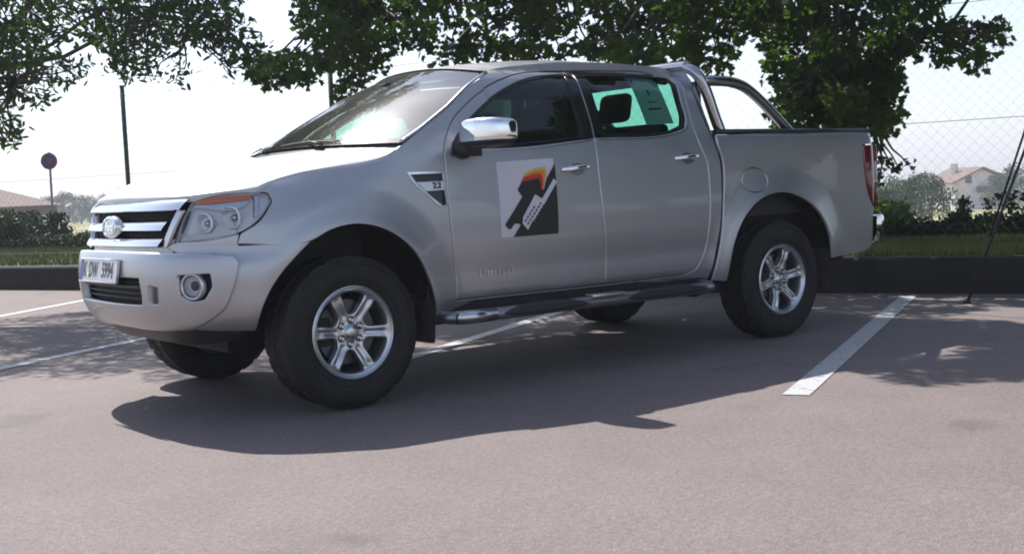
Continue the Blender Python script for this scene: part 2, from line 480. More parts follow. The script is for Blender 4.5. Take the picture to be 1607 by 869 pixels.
# ---- shared outlines, (x, z) on the side of the body
DF = [(-.640, .475), (-.636, .58), (-.612, .78), (-.600, .947), (-.597, 1.144), (-.617, 1.285), (-.678, 1.376), (-.856, 1.512), (-1.07, 1.618), (-1.29, 1.681), (-1.52, 1.710), (-1.725, 1.720)]
DM = [(-1.725, 1.720), (-1.705, 1.60), (-1.663, 1.334), (-1.653, 1.187), (-1.665, .861), (-1.69, .64), (-1.69, .475)]
DR = [(-1.725, 1.720), (-2.10, 1.729), (-2.42, 1.723), (-2.545, 1.694), (-2.575, 1.640), (-2.535, 1.509), (-2.505, 1.330), (-2.515, 1.25), (-2.550, 1.17), (-2.556, 1.012), (-2.54, .76), (-2.512, .60), (-2.45, .505), (-2.36, .478), (-2.2, .475)]
WF = [(-.735, 1.262), (-1.10, 1.266), (-1.636, 1.306), (-1.682, 1.60), (-1.704, 1.697), (-1.54, 1.684), (-1.33, 1.653), (-1.13, 1.586), (-.895, 1.465), (-.785, 1.385), (-.738, 1.32)]
WR = [(-1.680, 1.310), (-2.32, 1.338), (-2.43, 1.362), (-2.472, 1.42), (-2.495, 1.53), (-2.530, 1.645), (-2.505, 1.684), (-2.42, 1.698), (-2.10, 1.704), (-1.748, 1.697), (-1.726, 1.60)]
front_door_out = XS(DF + DM[1:])
rear_door_out = XS(DR + list(reversed(DM))[:-1])
GAPF = [(-2.665, 1.735), (-2.645, 1.614), (-2.632, 1.366), (-2.645, 1.277), (-2.672, 1.166), (-2.664, .969), (-2.628, .695), (-2.582, .50), (-2.565, .425)]
ARF = [(1.035, .424), (1.073, .549), (1.15, .690), (1.27, .813), (1.405, .885), (1.547, .906), (1.72, .868), (1.873, .760), (1.974, .60), (2.02, .462), (2.045, .372)]
HS = [(1.085, 1.088), (1.144, 1.120), (1.272, 1.154), (1.481, 1.180), (1.692, 1.203), (1.776, 1.226), (1.852, 1.270)]

# fender
lamp_rear = [(1.140, 1.075), (1.150, 1.035), (1.078, .948), (.982, .893)]
APIL = [(-.560, 1.403), (-.697, 1.479), (-.892, 1.604), (-1.10, 1.690)]
CANT = [(-1.24, 1.726), (-1.474, 1.752), (-1.717, 1.772), (-2.02, 1.777), (-2.34, 1.774), (-2.58, 1.757)]
open_out = XS(DF + DR[1:])
fender_out = [(1.080, 1.083)] + HS[1:] + XS([(-.430, 1.330), (-.495, 1.367)] + APIL + CANT + GAPF + [(-2.45, .425), (-.66, .425), (-.60, .400), (-.575, .372)]) + list(reversed(ARF))[:-4] + [(1.308, .842), (.962, .842)] + list(reversed(lamp_rear))
vent = XS([(-.372, 1.142), (-.578, 1.142), (-.590, .978), (-.540, .980), (-.490, 1.02)])
mbf = panel(fender_out, [vent, open_out], 'fender', step=.024)
fa, fb = both(mbf, 'body_side', 'paint')
# vent trim: chrome surround, black recess, badge bar
ve = sheet(vent, 'fender', -.020); 
for fo, s in ((fa, 0), (fb, 1)):
    t = ve if not s else ve.mirrored(); t.build('vent_recess', 'gloss', fo)
    def strip(outl, d, m, nm):
        q = panel(outl, (), 'fender', d=d, gap=0, edge=.003, flange=.012, rnd=0, step=.03, bstep=.02)
        (q if not s else q.mirrored()).build(nm, m, fo)
    strip(XS([(-.362, 1.150), (-.583, 1.152), (-.582, 1.138), (-.372, 1.136)]), .004, 'chrome', 'vent_trim')
    strip(XS([(-.362, 1.146), (-.375, 1.118), (-.490, 1.012), (-.535, .972), (-.550, .966), (-.556, .976), (-.496, 1.022), (-.392, 1.122), (-.380, 1.142)]), .004, 'satin', 'vent_trim')
    strip(XS([(-.418, 1.098), (-.582, 1.100), (-.586, 1.052), (-.470, 1.048)]), -.006, 'satin', 'badge_bar')
    c0 = (X(-.540), 1.076)
    tm = text_mesh('2.2', .042, lambda u, v: P(c0[0]+u, c0[1]+v, 'fender', -.002), offset=.001)
    (tm if not s else tm.mirrored()).build('badge_lettering', 'ink', fo, fixn=False)

# inner dark shells behind the shut lines
sh = sheet(XS([(-.45, .46), (-.45, 1.15), (-.62, 1.28), (-.72, 1.36), (-.9, 1.49), (-1.1, 1.60), (-1.3, 1.668), (-1.6, 1.71), (-1.75, 1.72), (-2.1, 1.73), (-2.45, 1.72), (-2.62, 1.66), (-2.60, 1.40), (-2.62, 1.1), (-2.62, .9), (-2.58, .7), (-2.52, .46)]), 'side', d=-.034, holes=[XS([(-.76, 1.275), (-1.10, 1.282), (-1.585, 1.318), (-1.64, 1.60), (-1.675, 1.69), (-1.54, 1.678), (-1.33, 1.645), (-1.13, 1.575), (-.905, 1.452), (-.80, 1.375)]), XS([(-1.735, 1.33), (-2.32, 1.352), (-2.42, 1.38), (-2.452, 1.43), (-2.475, 1.53), (-2.505, 1.645), (-2.41, 1.697), (-2.10, 1.702), (-1.80, 1.695), (-1.77, 1.58)])], step=.08)
both(sh, 'door_frame_inner', 'plastic')

# doors
def door(out, win, glass, nm, labelled=False):
    mb = panel(out, [win], 'side', step=.03)
    gl = sheet(glass, 'side', d=-.012, step=.08)
    surround = panel(win, [glass], 'side', d=-.006, gap=.0005, edge=.003, flange=.014, rnd=0, step=.04)
    res = []
    for s in (0, 1):
        f = (lambda q: q.mirrored()) if s else (lambda q: q)
        D = f(mb).build(nm, 'paint', ROOT)
        f(surround).build('window_surround', 'gloss', D)
        f(gl).build('window', 'glass', D)
        res.append((D, f))
    return res
GF = XS([(-.775, 1.282), (-1.10, 1.286), (-1.575, 1.320), (-1.622, 1.60), (-1.655, 1.682), (-1.54, 1.670), (-1.33, 1.638), (-1.13, 1.569), (-.91, 1.452), (-.81, 1.378)])
GR = XS([(-1.742, 1.328), (-2.32, 1.352), (-2.418, 1.376), (-2.452, 1.43), (-2.476, 1.53), (-2.505, 1.642), (-2.488, 1.673), (-2.41, 1.685), (-2.10, 1.691), (-1.80, 1.685), (-1.778, 1.60)])
fd = door(front_door_out, XS(WF), GF, 'front_door')
rd = door(rear_door_out, XS(WR), GR, 'rear_door')
def handle(xc, zc):
    q = MB()
    n = 22; rows = []
    for i in range(n+1):
        t = i/n; x = xc+.105-.21*t
        lift = .010+.030*math.sin(math.pi*t)**.55
        hz = (.011+.006*math.sin(math.pi*t))
        y0 = P(X(x), zc+.018*(1-2*t)*-.25)[1]; zz = zc - .006*t*0 + .010*t
        ring = []
        for k in range(12):
            a = 2*math.pi*k/12; ring.append((x, y0+lift*.78+.009*math.sin(a)*(0.4+math.sin(math.pi*t)), zz+hz*math.cos(a)))
        rows.append(ring)
    vs = [p for r in rows for p in r]; fs = [(i*12+k, i*12+(k+1) % 12, (i+1)*12+(k+1) % 12, (i+1)*12+k) for i in range(n) for k in range(12)]
    fs += [tuple(range(12)), tuple(n*12+k for k in range(12))]
    q.add(vs, fs); return q
def bowl(xc, zc):
    # dark scoop in the door skin behind the handle
    o = [(X(xc)+.062*math.cos(a), zc+.036*math.sin(a)) for a in [2*math.pi*k/24 for k in range(24)]]
    q = panel(o, (), 'side', d=.0016, gap=0, edge=.004, flange=.004, rnd=0, step=.02, bstep=.01, corner=80)
    return q
for (D, f), (xc, zc) in list(zip(fd, [(-1.478, 1.135)]*2)) + list(zip(rd, [(-2.375, 1.178)]*2)):
    f(handle(xc, zc)).build('door_handle', 'chrome', D)
    f(bowl(xc-.01, zc)).build('handle_recess', 'satin', D)
APF = XS([(-1.590, 1.300), (-1.658, 1.306), (-1.670, 1.334), (-1.700, 1.60), (-1.719, 1.712), (-1.60, 1.706), (-1.655, 1.69), (-1.625, 1.60)])
APF = XS([(-1.590, 1.302), (-1.660, 1.308), (-1.672, 1.36), (-1.704, 1.60), (-1.720, 1.701), (-1.655, 1.698), (-1.625, 1.60)])
APR = XS([(-1.6655, 1.312), (-1.76, 1.316), (-1.79, 1.60), (-1.815, 1.705), (-1.727, 1.703), (-1.711, 1.60), (-1.678, 1.36)])
for D, f in fd: f(panel(APF, (), 'side', d=.0015, gap=0, edge=.002, flange=.006, rnd=0)).build('pillar_cover', 'gloss', D)
for D, f in rd: f(panel(APR, (), 'side', d=.0015, gap=0, edge=.002, flange=.006, rnd=0)).build('pillar_cover', 'gloss', D)
for D, f in fd:
    f(panel(XS([(-.80, 1.246), (-1.2, 1.252), (-1.645, 1.292), (-1.645, 1.303), (-1.2, 1.263), (-.80, 1.257)]), (), 'side', d=.004, gap=0, edge=.002, flange=.006, rnd=0, bstep=.05, step=.03)).build('belt_moulding', 'satin', D)
    c0 = (X(-.90), .605)
    sgn = 1
    tm = text_mesh('LIMITED', .052, (lambda u, v: P(c0[0]+u, c0[1]+v, 'side', .0035)), sx=1.25, offset=.0012)
    f(tm).build('door_lettering', 'satin', D, fixn=False)
    # black sail panel the mirror grows out of
    f(panel(XS([(-.640, 1.225), (-.84, 1.222), (-.860, 1.36), (-.815, 1.392), (-.745, 1.362), (-.675, 1.300)]), (), 'side', d=.010, gap=0, edge=.006, flange=.02, rnd=1)).build('mirror_mount', 'plastic', D)
for D, f in rd:
    f(panel(XS([(-1.675, 1.293), (-2.32, 1.322), (-2.43, 1.345), (-2.47, 1.38), (-2.465, 1.39), (-2.425, 1.356), (-2.32, 1.333), (-1.675, 1.304)]), (), 'side', d=.004, gap=0, edge=.002, flange=.006, rnd=0, bstep=.05, step=.03)).build('belt_moulding', 'satin', D)
# magnetic sign on the front door: white field, black diagonal bars and flame colours
SX0, SX1, SZ0, SZ1 = -.930, -1.325, .785, 1.188
def SP(u, v): return (X(SX0+(SX1-SX0)*u), SZ0+(SZ1-SZ0)*v + .012*(u-.0)*(v))
def on_sign(poly, d): return sheet([SP(u, v) for u, v in poly], 'side', d, step=.03, bstep=.03, corner=1)
def gy(v): return 1-v
D = fd[0][0]
sg = panel([SP(0, 0), SP(1, .0), SP(1, 1), SP(0, 1)], (), 'side', d=.003, gap=0, edge=.002, flange=.003, rnd=0, bstep=.06, step=.06, corner=20).build('door_sign', 'white', D)
# photo-space of the sign read off its enlargement: u to the right, v upwards
on = lambda pts, m, d, nm: on_sign(pts, d).build(nm, m, sg)
def q(px, py):   # pixel of the enlarged sign -> u, v
    top = 108+(75-108)*(px-105)/(615-105); bot = 780+(715-780)*(px-160)/(670-160)
    v = 1-(py-top)/(bot-top); l = 105+(160-105)*(1-v); r = 615+(670-615)*(1-v)
    return ((px-l)/(r-l), v)
on([q(*a) for a in [(350, 205), (450, 160), (540, 148), (552, 190), (545, 250), (500, 230), (400, 240), (330, 262)]], 'yellow', .0045, 'sign_print')
on([q(*a) for a in [(345, 225), (440, 185), (520, 172), (535, 200), (528, 300), (500, 355), (480, 300), (420, 270), (322, 290)]], 'orange', .0050, 'sign_print')
on([q(*a) for a in [(335, 245), (420, 215), (500, 205), (512, 250), (514, 345), (495, 360), (480, 310), (400, 285), (308, 310)]], 'redink', .0055, 'sign_print')
on([q(*a) for a in [(325, 280), (400, 265), (480, 245), (492, 300), (497, 345), (520, 345), (545, 255), (625, 120), (668, 714), (262, 768), (318, 655), (290, 648), (262, 652), (232, 702), (205, 696), (180, 662), (325, 412), (283, 352)]], 'ink', .0060, 'sign_print')
on([q(*a) for a in [(440, 388), (503, 425), (497, 452), (385, 700), (332, 645), (335, 588)]], 'white', .0065, 'sign_print')
on([q(*a) for a in [(612, 248), (642, 275), (432, 625), (424, 600), (497, 450), (500, 430)]], 'white', .0066, 'sign_print')
random.seed(3)
for r_ in range(3):
    for c_ in range(7):
        if random.random() < .12: continue
        cx, cy = 360+r_*24+c_*17.5, 618+r_*22-c_*29
        a = (8.5*.5, -14*.5); b = (7, 5)
        pl = [(cx+a[0]*i+b[0]*j, cy+a[1]*i+b[1]*j) for i, j in ((-1.6, -.8), (1.4, -.8), (1.4, .8), (-1.6, .8))]
        on([q(*t) for t in pl], 'ink', .0070, 'sign_print')

# load bed side
bed_out = XS([(-2.662, 1.318), (-2.656, 1.28), (-2.692, 1.165), (-2.690, .967), (-2.650, .693), (-2.600, .479), (-2.588, .415), (-2.70, .405), (-2.712, .52), (-2.75, .650), (-2.825, .775), (-2.975, .893), (-3.175, .940), (-3.40, .898), (-3.600, .775), (-3.695, .64), (-3.735, .478), (-4.0, .490), (-4.15, .503), (-4.275, .560), (-4.288, .70), (-4.288, .792), (-4.215, .806), (-4.160, .900), (-4.122, 1.08), (-4.118, 1.236), (-4.285, 1.240), (-4.280, 1.28), (-4.245, 1.325), (-4.19, 1.334), (-3.469, 1.336)])
fuel = [(X(-2.972)+.118*math.cos(a)*(1 if abs(math.cos(a)) < .7 else .97), 1.028+.078*math.sin(a)) for a in [2*math.pi*k/20 for k in range(20)]]
mb = panel(bed_out, [fuel], 'bed', bstep=.011, step=.03)
b1, b2 = both(mb, 'bed_side', 'paint')
fl = panel(fuel, (), 'bed', corner=80)
fl.build('fuel_flap', 'paint', b1); 
sheet(fuel, 'bed', -.02).mirrored().build('fuel_pocket', 'paint', b2)
both(sheet(XS([(-2.60, .45), (-2.60, 1.30), (-4.28, 1.30), (-4.3, .8), (-4.25, .55), (-3.78, .52), (-3.73, .66), (-3.60, .82), (-3.40, .93), (-3.175, .975), (-2.975, .93), (-2.80, .81), (-2.70, .66), (-2.66, .5)]), 'bed', -.03, step=.12), 'bed_inner_side', 'plastic')
# tail lamp
lamp_out = XS([(-4.123, 1.232), (-4.285, 1.236), (-4.288, 1.08), (-4.288, .90), (-4.285, .798), (-4.221, .811), (-4.164, .905), (-4.127, 1.08)])
la = both(panel(lamp_out, (), 'bed', d=.006, gap=.001, flange=.03, step=.010, bstep=.008, edge=.003), 'tail_lamp', 'red')
for k, o in enumerate(la):
    s = 1 if k == 0 else -1
    w = MB(); w.box(-4.312, -4.285, s*.80 if s > 0 else -.868, .868 if s > 0 else -.80, .98, 1.12, .004)
    w.build('reversing_lens', 'clearlamp', o)
    w = MB(); w.box(-4.310, -4.285, s*.80 if s > 0 else -.868, .868 if s > 0 else -.80, .80, .978, .004); w.build('rear_lens', 'red', o)
    w = MB(); w.box(-4.310, -4.285, s*.80 if s > 0 else -.868, .868 if s > 0 else -.80, 1.122, 1.23, .004); w.build('rear_lens', 'red', o)
# bed rail cap, floor, front wall and tailgate
for s in (1, -1):
    w = MB(); w.tube([(x, s*.835, 1.337) for x in (-2.70, -3.2, -3.8, -4.24)], .017, 10, ry=.036); w.build('rail_cap', 'plastic', ROOT)
w = MB(); w.box(-4.23, -2.70, -.82, .82, .80, .84); w.box(-2.72, -2.69, -.82, .82, .84, 1.33)
for s in (1, -1): w.box(-4.23, -2.70, s*.80-.01, s*.80+.01, .84, 1.32)
w.box(-3.75, -2.75, .56, .80, .84, 1.08); w.box(-3.75, -2.75, -.80, -.56, .84, 1.08); w.build('load_bed', 'plastic', ROOT, smooth=False)
w = MB(); w.box(-4.292, -4.24, -.795, .795, .70, 1.335, .012); tg = w.build('tailgate', 'paint', ROOT, auto=40)
w = MB(); w.box(-4.305, -4.292, -.12, .12, 1.02, 1.10, .005); w.build('tailgate_handle', 'chrome', tg)
# rear bumper
w = MB()
path = []
for i in range(41):
    t = -1+2*i/40; a = abs(t); sg_ = math.copysign(1, t)
    if a < .75: path.append((-4.43, sg_*.78*a/.75, -1, 0))
    else:
        k = (a-.75)/.25*math.pi/2; path.append((-4.43+.16*(1-math.cos(k))*1.1, sg_*(.78+.105*math.sin(k)), -math.cos(k), sg_*math.sin(k)))
w.grid([[(x-nx*.06, y-ny*.06, .742), (x, y, .740), (x+nx*.010, y+ny*.010, .725), (x+nx*.006, y+ny*.006, .63), (x-nx*.02, y-ny*.02, .565), (x-nx*.06, y-ny*.06, .545)] for x, y, nx, ny in path])
w.build('rear_bumper', 'chrome', ROOT, auto=50)
w = MB(); w.box(-4.40, -4.30, -.78, .78, .53, .735); w.build('bumper_bracket', 'plastic', ROOT, smooth=False)

# bonnet: lofted from its shut line to the crown
def bez(a, b, c, d, t): return a*(1-t)**3 + b*3*t*(1-t)**2 + c*3*t*t*(1-t) + d*t**3
fe = [(1.080, 1.084), (.95, 1.082), (.80, 1.076), (.68, 1.070), (.50, 1.070), (.30, 1.073), (.12, 1.076), (0, 1.077)]
hs = smooth_poly(XS([(SQ-s, z) for s, z in HS]), .02, closed=False)
hs = [p for p in hs if p[0] <= 1.8521]; 
edge3 = []
seen = 0
for s, z in smooth_poly(HS, .018):
    edge3.append((s, z))
    if abs(s-1.852) < .004 and len(edge3) > 12: break
edge3 = [(s, z) for s, z in edge3 if s >= 1.08]
side_pts = [Vector(P(s, z, 'fender')) for s, z in edge3]
front_pts = [Vector(P(s, z, 'fender')) for s, z in smooth_poly(fe + [(0, .9)], .02)]
cut = [i for i, (s, z) in enumerate(smooth_poly(fe + [(0, .9)], .02)) if abs(s) < 1e-6]
front_pts = front_pts[:cut[0]+1]
CZ = [(-.25, 1.303), (-.10, 1.280), (.10, 1.250), (.30, 1.218), (.50, 1.184), (.65, 1.154), (.80, 1.122)]
cowl = [Vector((-.335-.0*k, 0, 0)) for k in (0,)]
BL = side_pts[::-1] + front_pts[1:]          # cowl corner -> lamp corner -> nose
BL = [p for i, p in enumerate(BL) if i == 0 or (p-BL[i-1]).length > .004]
L_, acc = [BL[0]], 0
for p in BL[1:]:
    if (p-L_[-1]).length > .017: L_.append(p)
L_[-1] = BL[-1]
full_b = L_ + [Vector((v.x, -v.y, v.z)) for v in reversed(L_[:-1])]
nc = 60
rear = []
for k in range(1, nc):
    u = -1+2*k/nc; y = u*L_[0].y; x = L_[0].x + (-.165+.015-L_[0].x)*(1-abs(u)**2.3); rear.append((x, y))
loop2 = [(v.x, v.y) for v in full_b] + rear
BA = np.array([(v.x, v.y, v.z) for v in full_b])
def bz(x, y):
    d2 = (BA[:, 0]-x)**2+(BA[:, 1]-y)**2; d = math.sqrt(d2.min()); w_ = 1/(d2+1e-7)**1.6
    zb = float((w_*BA[:, 2]).sum()/w_.sum()); D_ = .34; t = min(d/D_, 1)
    f_ = (1-(1-t)**2.2)**.62
    ay = abs(y)
    zc = interp(x, CZ) - .030*(ay/.85)**2 + .010*math.exp(-((ay-(.42+.10*(.8-x)))/.07)**2)*ss(.78, .5, x)
    return zb + f_*(zc-zb)
if area(loop2) < 0: loop2.reverse()
loop2 = inset(loop2, .0055); n_ = len(loop2)
cc1 = (L_[0].x, L_[0].y); lim_ = [min(math.hypot(x-cc1[0], abs(y)-cc1[1])*.40+.001, 1) for x, y in loop2]
def ring_at(d):
    a = inset(loop2, 1.0); return [(p[0]+(r_[0]-p[0])*min(d, l), p[1]+(r_[1]-p[1])*min(d, l)) for p, r_, l in zip(loop2, a, lim_)]
ds = [0, .003, .008, .016, .028, .044, .064, .088]
hb = MB(); rings_ = [ring_at(d) for d in ds]
for rg in rings_: hb.v += [(x, y, bz(x, y)) for x, y in rg]
for a in range(len(ds)-1):
    for k in range(n_): j_ = (k+1) % n_; hb.f.append((a*n_+k, a*n_+j_, (a+1)*n_+j_, (a+1)*n_+k))
v2, tr, idx = cdt([rings_[-1]], .028)
mp_ = {idx[k]: (len(ds)-1)*n_+k for k in range(n_)}
for i_, (x, y) in enumerate(v2):
    if i_ not in mp_: mp_[i_] = len(hb.v); hb.v.append((x, y, bz(x, y)))
hb.f += [tuple(mp_[i_] for i_ in t) for t in tr]
k0_ = len(hb.v)
for dd, dz in ((-.0008, -.004), (.002, -.030)):
    rg = inset(loop2, dd); hb.v += [(x, y, hb.v[k][2]+dz) for k, (x, y) in enumerate(rg)]
for k in range(n_):
    j_ = (k+1) % n_; hb.f += [(k, k0_+k, k0_+j_, j_), (k0_+k, k0_+n_+k, k0_+n_+j_, k0_+j_)]
hb.m = [0]*len(hb.f)
bonnet = hb.build('bonnet', 'paint', ROOT, auto=65)
# scuttle panel and wipers at the foot of the windscreen
WB = [Vector((-.345, .855, 1.292))]
wsL = [Vector(P(X(x), z, 'side', -.004)) for x, z in [(-.36, 1.300), (-.495, 1.367), (-.697, 1.479), (-.892, 1.604), (-1.10, 1.690)]]
nr = 18
def wsedge(t):
    k = t*(len(wsL)-1); i = min(int(k), len(wsL)-2); return wsL[i].lerp(wsL[i+1], k-i)
rows = []
for i in range(nr+1):
    t = i/nr; L = wsedge(t); c = Vector((-.165, 0, 1.315)).lerp(Vector((-.985, 0, 1.748)), t); c.z += .022*math.sin(math.pi*t)
    row = []
    for j in range(25):
        u = -1+2*j/24; k = 1-abs(u)**2.3
        row.append((L.x+(c.x-L.x)*k, L.y*u, L.z+(c.z-L.z)*k))
    rows.append(row)
w = MB(); w.grid(rows); ws = w.build('windscreen', 'wglass', ROOT)
def wpt(t, u, d=.0):
    L = wsedge(t); c = Vector((-.165, 0, 1.315)).lerp(Vector((-.985, 0, 1.748)), t); c.z += .022*math.sin(math.pi*t); k = 1-abs(u)**2.3
    return Vector((L.x+(c.x-L.x)*k+d*.45, L.y*u, L.z+(c.z-L.z)*k+d*.9))
# black ceramic border inside the glass
w = MB()
w.grid([[wpt(t, -1+2*j/24, -.004) for j in range(25)] for t in (0, .05, .085)])
w.grid([[wpt(t, -1+2*j/24, -.004) for j in range(25)] for t in (.93, 1.0)])
for s in (1, -1): w.grid([[wpt(i/nr, s*u, -.004) for u in (.955, 1.0)] for i in range(nr+1)])
w.box(-.86, -.80, -.06, .06, 1.655, 1.68)
w.build('screen_border', 'interior', ws, fixn=False)
for s in (1, -1):
    w = MB(); w.tube([wpt(i/nr, s*1.0, .004) for i in range(nr+1)], .009, 6); w.build('pillar_trim', 'satin', ws)
w = MB()
w.tube([wpt(1, -1+2*j/24, .003) for j in range(25)], .006, 6)
w.build('screen_seal', 'plastic', ws)
w = MB()
row0 = [wpt(.03, -1+2*j/24, -.004) for j in range(25)]
w.grid([[(p.x+.10, p.y, p.z-.075) for p in row0], [(p.x+.05, p.y, p.z-.045) for p in row0], [(p.x, p.y, p.z) for p in row0]])
w.build('scuttle', 'plastic', ROOT)
for (u0, u1, pv) in ((.55, -.12, .42), (-.25, -.85, -.30)):
    w = MB(); w.tube([wpt(.028+.015*math.sin(math.pi*k/8), u0+(u1-u0)*k/8, .008) for k in range(9)], .0042, 6)
    w.tube([wpt(.0, pv, .008), wpt(.015, (u0+u1)/2+.1, .018), wpt(.040, (u0+u1)/2, .014)], .0055, 6)
    w.build('wiper', 'plastic', ROOT)
# roof
CE = [(-1.10, 1.690)] + CANT
ce3 = resample([Vector(P(s, z, 'side', -.001)) for s, z in [p for p in smooth_poly(XS(CE), .03, 60) if True][:int(1e9)] if z > 1.6 and s <= X(-2.58)+1e-6], 2) if False else None
def cant(x): return interp(x, [(-2.60, 1.755), (-2.34, 1.774), (-2.02, 1.777), (-1.717, 1.772), (-1.474, 1.752), (-1.24, 1.726), (-1.10, 1.690)])
nr2 = 30; rows = []
for i in range(nr2+1):
    t = i/nr2; x = -1.10 + (-2.60+1.10)*t
    L = Vector(P(X(x), cant(x), 'side', -.003))
    bow = .115*(1-ss(0, .45, t)) - .05*ss(.7, 1, t)
    zc = interp(t, [(0, 1.748), (.12, 1.782), (.28, 1.806), (.5, 1.818), (.75, 1.810), (.93, 1.790), (1., 1.775)])
    row = []
    for j in range(31):
        u = -1+2*j/30; k = 1-abs(u)**2.6
        rib = .004*sum(math.exp(-((u-c)/.045)**2) for c in (-.62, -.21, .21, .62))*ss(.1, .25, t)*(1-ss(.85, .95, t))
        row.append((x+bow*(1-abs(u)**2.3), L.y*u, L.z+(zc-L.z)*k+rib))
    rows.append(row)
rows.insert(0, [(x-.012, y*.99, z-.02) for x, y, z in rows[0]])
w = MB(); w.grid(rows); rf = w.build('roof', 'paint', ROOT)
w = MB(); w.tube([(-1.14, 0, 1.785), (-1.185, .0, 1.815)], [.022, .012], 10); w.build('antenna_base', 'plastic', rf)
w = MB(); w.tube([(-1.175, .0, 1.81), (-1.56, .0, 2.125)], [.0035, .002], 6); w.build('antenna', 'plastic', rf)
# cab back panel with rear window
w = MB()
zt = [(.86, 1.30), (.80, 1.45), (.735, 1.60), (.67, 1.70), (.60, 1.752)]
pts = [(.87, .85)] + zt
for a, b in zip(pts, pts[1:]):
    pass
outer = [(.87, .84), (.865, 1.28), (.79, 1.46), (.71, 1.64), (.62, 1.745), (.30, 1.775), (0, 1.782)]
outer = outer + [(-y, z) for y, z in reversed(outer[:-1])]
inner = [(-.58, 1.36), (.58, 1.36), (.56, 1.62), (.50, 1.67), (-.50, 1.67), (-.56, 1.62)]
if area(outer) < 0: outer.reverse()
v2, tr, _ = cdt([smooth_poly(outer, .08), smooth_poly(inner, .08)], .12)
w.add([(-2.648+.0*z, y, z) for y, z in v2], tr); w.build('cab_back', 'paint', ROOT)
w = MB(); w.add([(-2.645, y, z) for y, z in inner], [tuple(range(6))]); w.build('rear_window', 'glass', ROOT)

# ---- front end
def sym(pts): return pts + [(-s, z) for s, z in reversed(pts) if s > 1e-6]
bump_half = [(0, .440), (.30, .440), (.55, .443), (.69, .450), (.80, .490), (.885, .545), (.925, .620), (.950, .690), (.966, .762), (.945, .795), (.84, .806), (.60, .818), (.30, .824), (0, .826)]
intake = sym([(.0, .566), (.405, .570), (.415, .600), (.405, .700), (.0, .700)])
slotL = [(.470, .575), (.540, .580), (.552, .655), (.482, .668)]
fogL = [(.668, .712), (.832, .716), (.838, .655), (.800, .598), (.735, .590), (.672, .622)]
mir = lambda l: [(-s, z) for s, z in l]
fbm = panel(sym(bump_half), [intake, slotL, mir(slotL), fogL, mir(fogL)], 'bumper', d=.004, step=.026, flange=.04, gap=.001, edge=.006, bstep=.018)
BUMP = fbm.build('front_bumper', 'paint', ROOT)
def inner_rows(lp, depth, kind='bumper', shrink=.0):
    pass
w = MB(); w.n = None
sb = sheet(sym([(0, .56), (.45, .56), (.45, .71), (0, .71)]), 'bumper', -.055); sb.build('intake_back', 'interior', BUMP)
for zz in (.600, .640):
    pass
w = MB()
for zz in (.596, .622, .648, .674): w.tube([P(-.40+.8*k/16, zz, 'bumper', -.035) for k in range(17)], .0045, 6)
w.build('intake_grille', 'plastic', BUMP)
w = MB(); w.tube([P(-.40+.8*k/16, .655, 'bumper', -.022) for k in range(17)], .009, 8); w.build('intake_bar', 'plastic', BUMP)
for mm in (slotL, mir(slotL)): sheet(mm, 'bumper', -.038, rnd=0).build('bumper_slot', 'paint', BUMP)
for sgn in (1, -1):
    o = fogL if sgn > 0 else mir(fogL)
    sheet([(s*1.0, z) for s, z in inset(o if area(o) > 0 else list(reversed(o)), -.01)], 'bumper', -.042).build('fog_lamp_recess', 'interior', BUMP)
    c = Vector(P(sgn*.738, .658, 'bumper', -.022)); x_, y_, nx, ny = base(sgn*.738)
    ax = Vector((nx*.92+.10, ny*.75, 0)).normalized()
    q4 = ax.to_track_quat('Z', 'Y').to_matrix().to_4x4(); q4.translation = c
    def lz(prof, seg=36):
        t = MB(); t.lathe(prof, seg, 'z'); t.v = [tuple(q4 @ Vector(v)) for v in t.v]; return t
    fo = lz([(.064, -.02), (.064, .010), (.058, .018), (.051, .014), (.050, .004)]).build('fog_lamp', 'satin', BUMP)
    lz([(.0005, -.028), (.020, -.024), (.036, -.010), (.047, .006)]).build('fog_reflector', 'reflector', BUMP)
    lz([(.0005, .014), (.025, .012), (.047, .006)]).build('fog_lens', 'lens', BUMP)
# outer bumper cover / lower wing behind the moulding
oc = [(.60, .446), (.78, .470), (.875, .540), (.915, .620), (.940, .690), (.950, .755), (.935, .782), (.84, .792), (.60, .800), (.545, .802), (.552, .838), (.600, .862), (.83, .872), (.978, .888), (.962, .842), (1.24, .836), (1.19, .742), (1.135, .662), (1.068, .549), (1.035, .430), (.86, .434)]
oc = [(.66, .447), (.86, .434), (1.035, .430), (1.068, .549), (1.150, .690), (1.262, .806), (1.300, .8385), (.966, .8392), (.979, .894), (.83, .871), (.60, .857), (.545, .840), (.60, .818), (.86, .800), (.862, .70), (.848, .58), (.79, .52)]
both(panel(oc, (), 'outer', step=.03, flange=.03), 'bumper_corner', 'paint')
both(sheet([(.0, .80), (.55, .80), (.62, .85), (.83, .866), (.97, .884), (.95, .95), (.6, .88), (0, .86)], 'outer', -.022), 'bumper_ledge', 'paint')
# lower valance
w = sheet(sym([(0, .365), (.5, .365), (.80, .372), (.95, .395), (.99, .44), (.7, .455), (0, .455)]), 'bumper', -.028, step=.06); w.build('front_valance', 'plastic', ROOT)
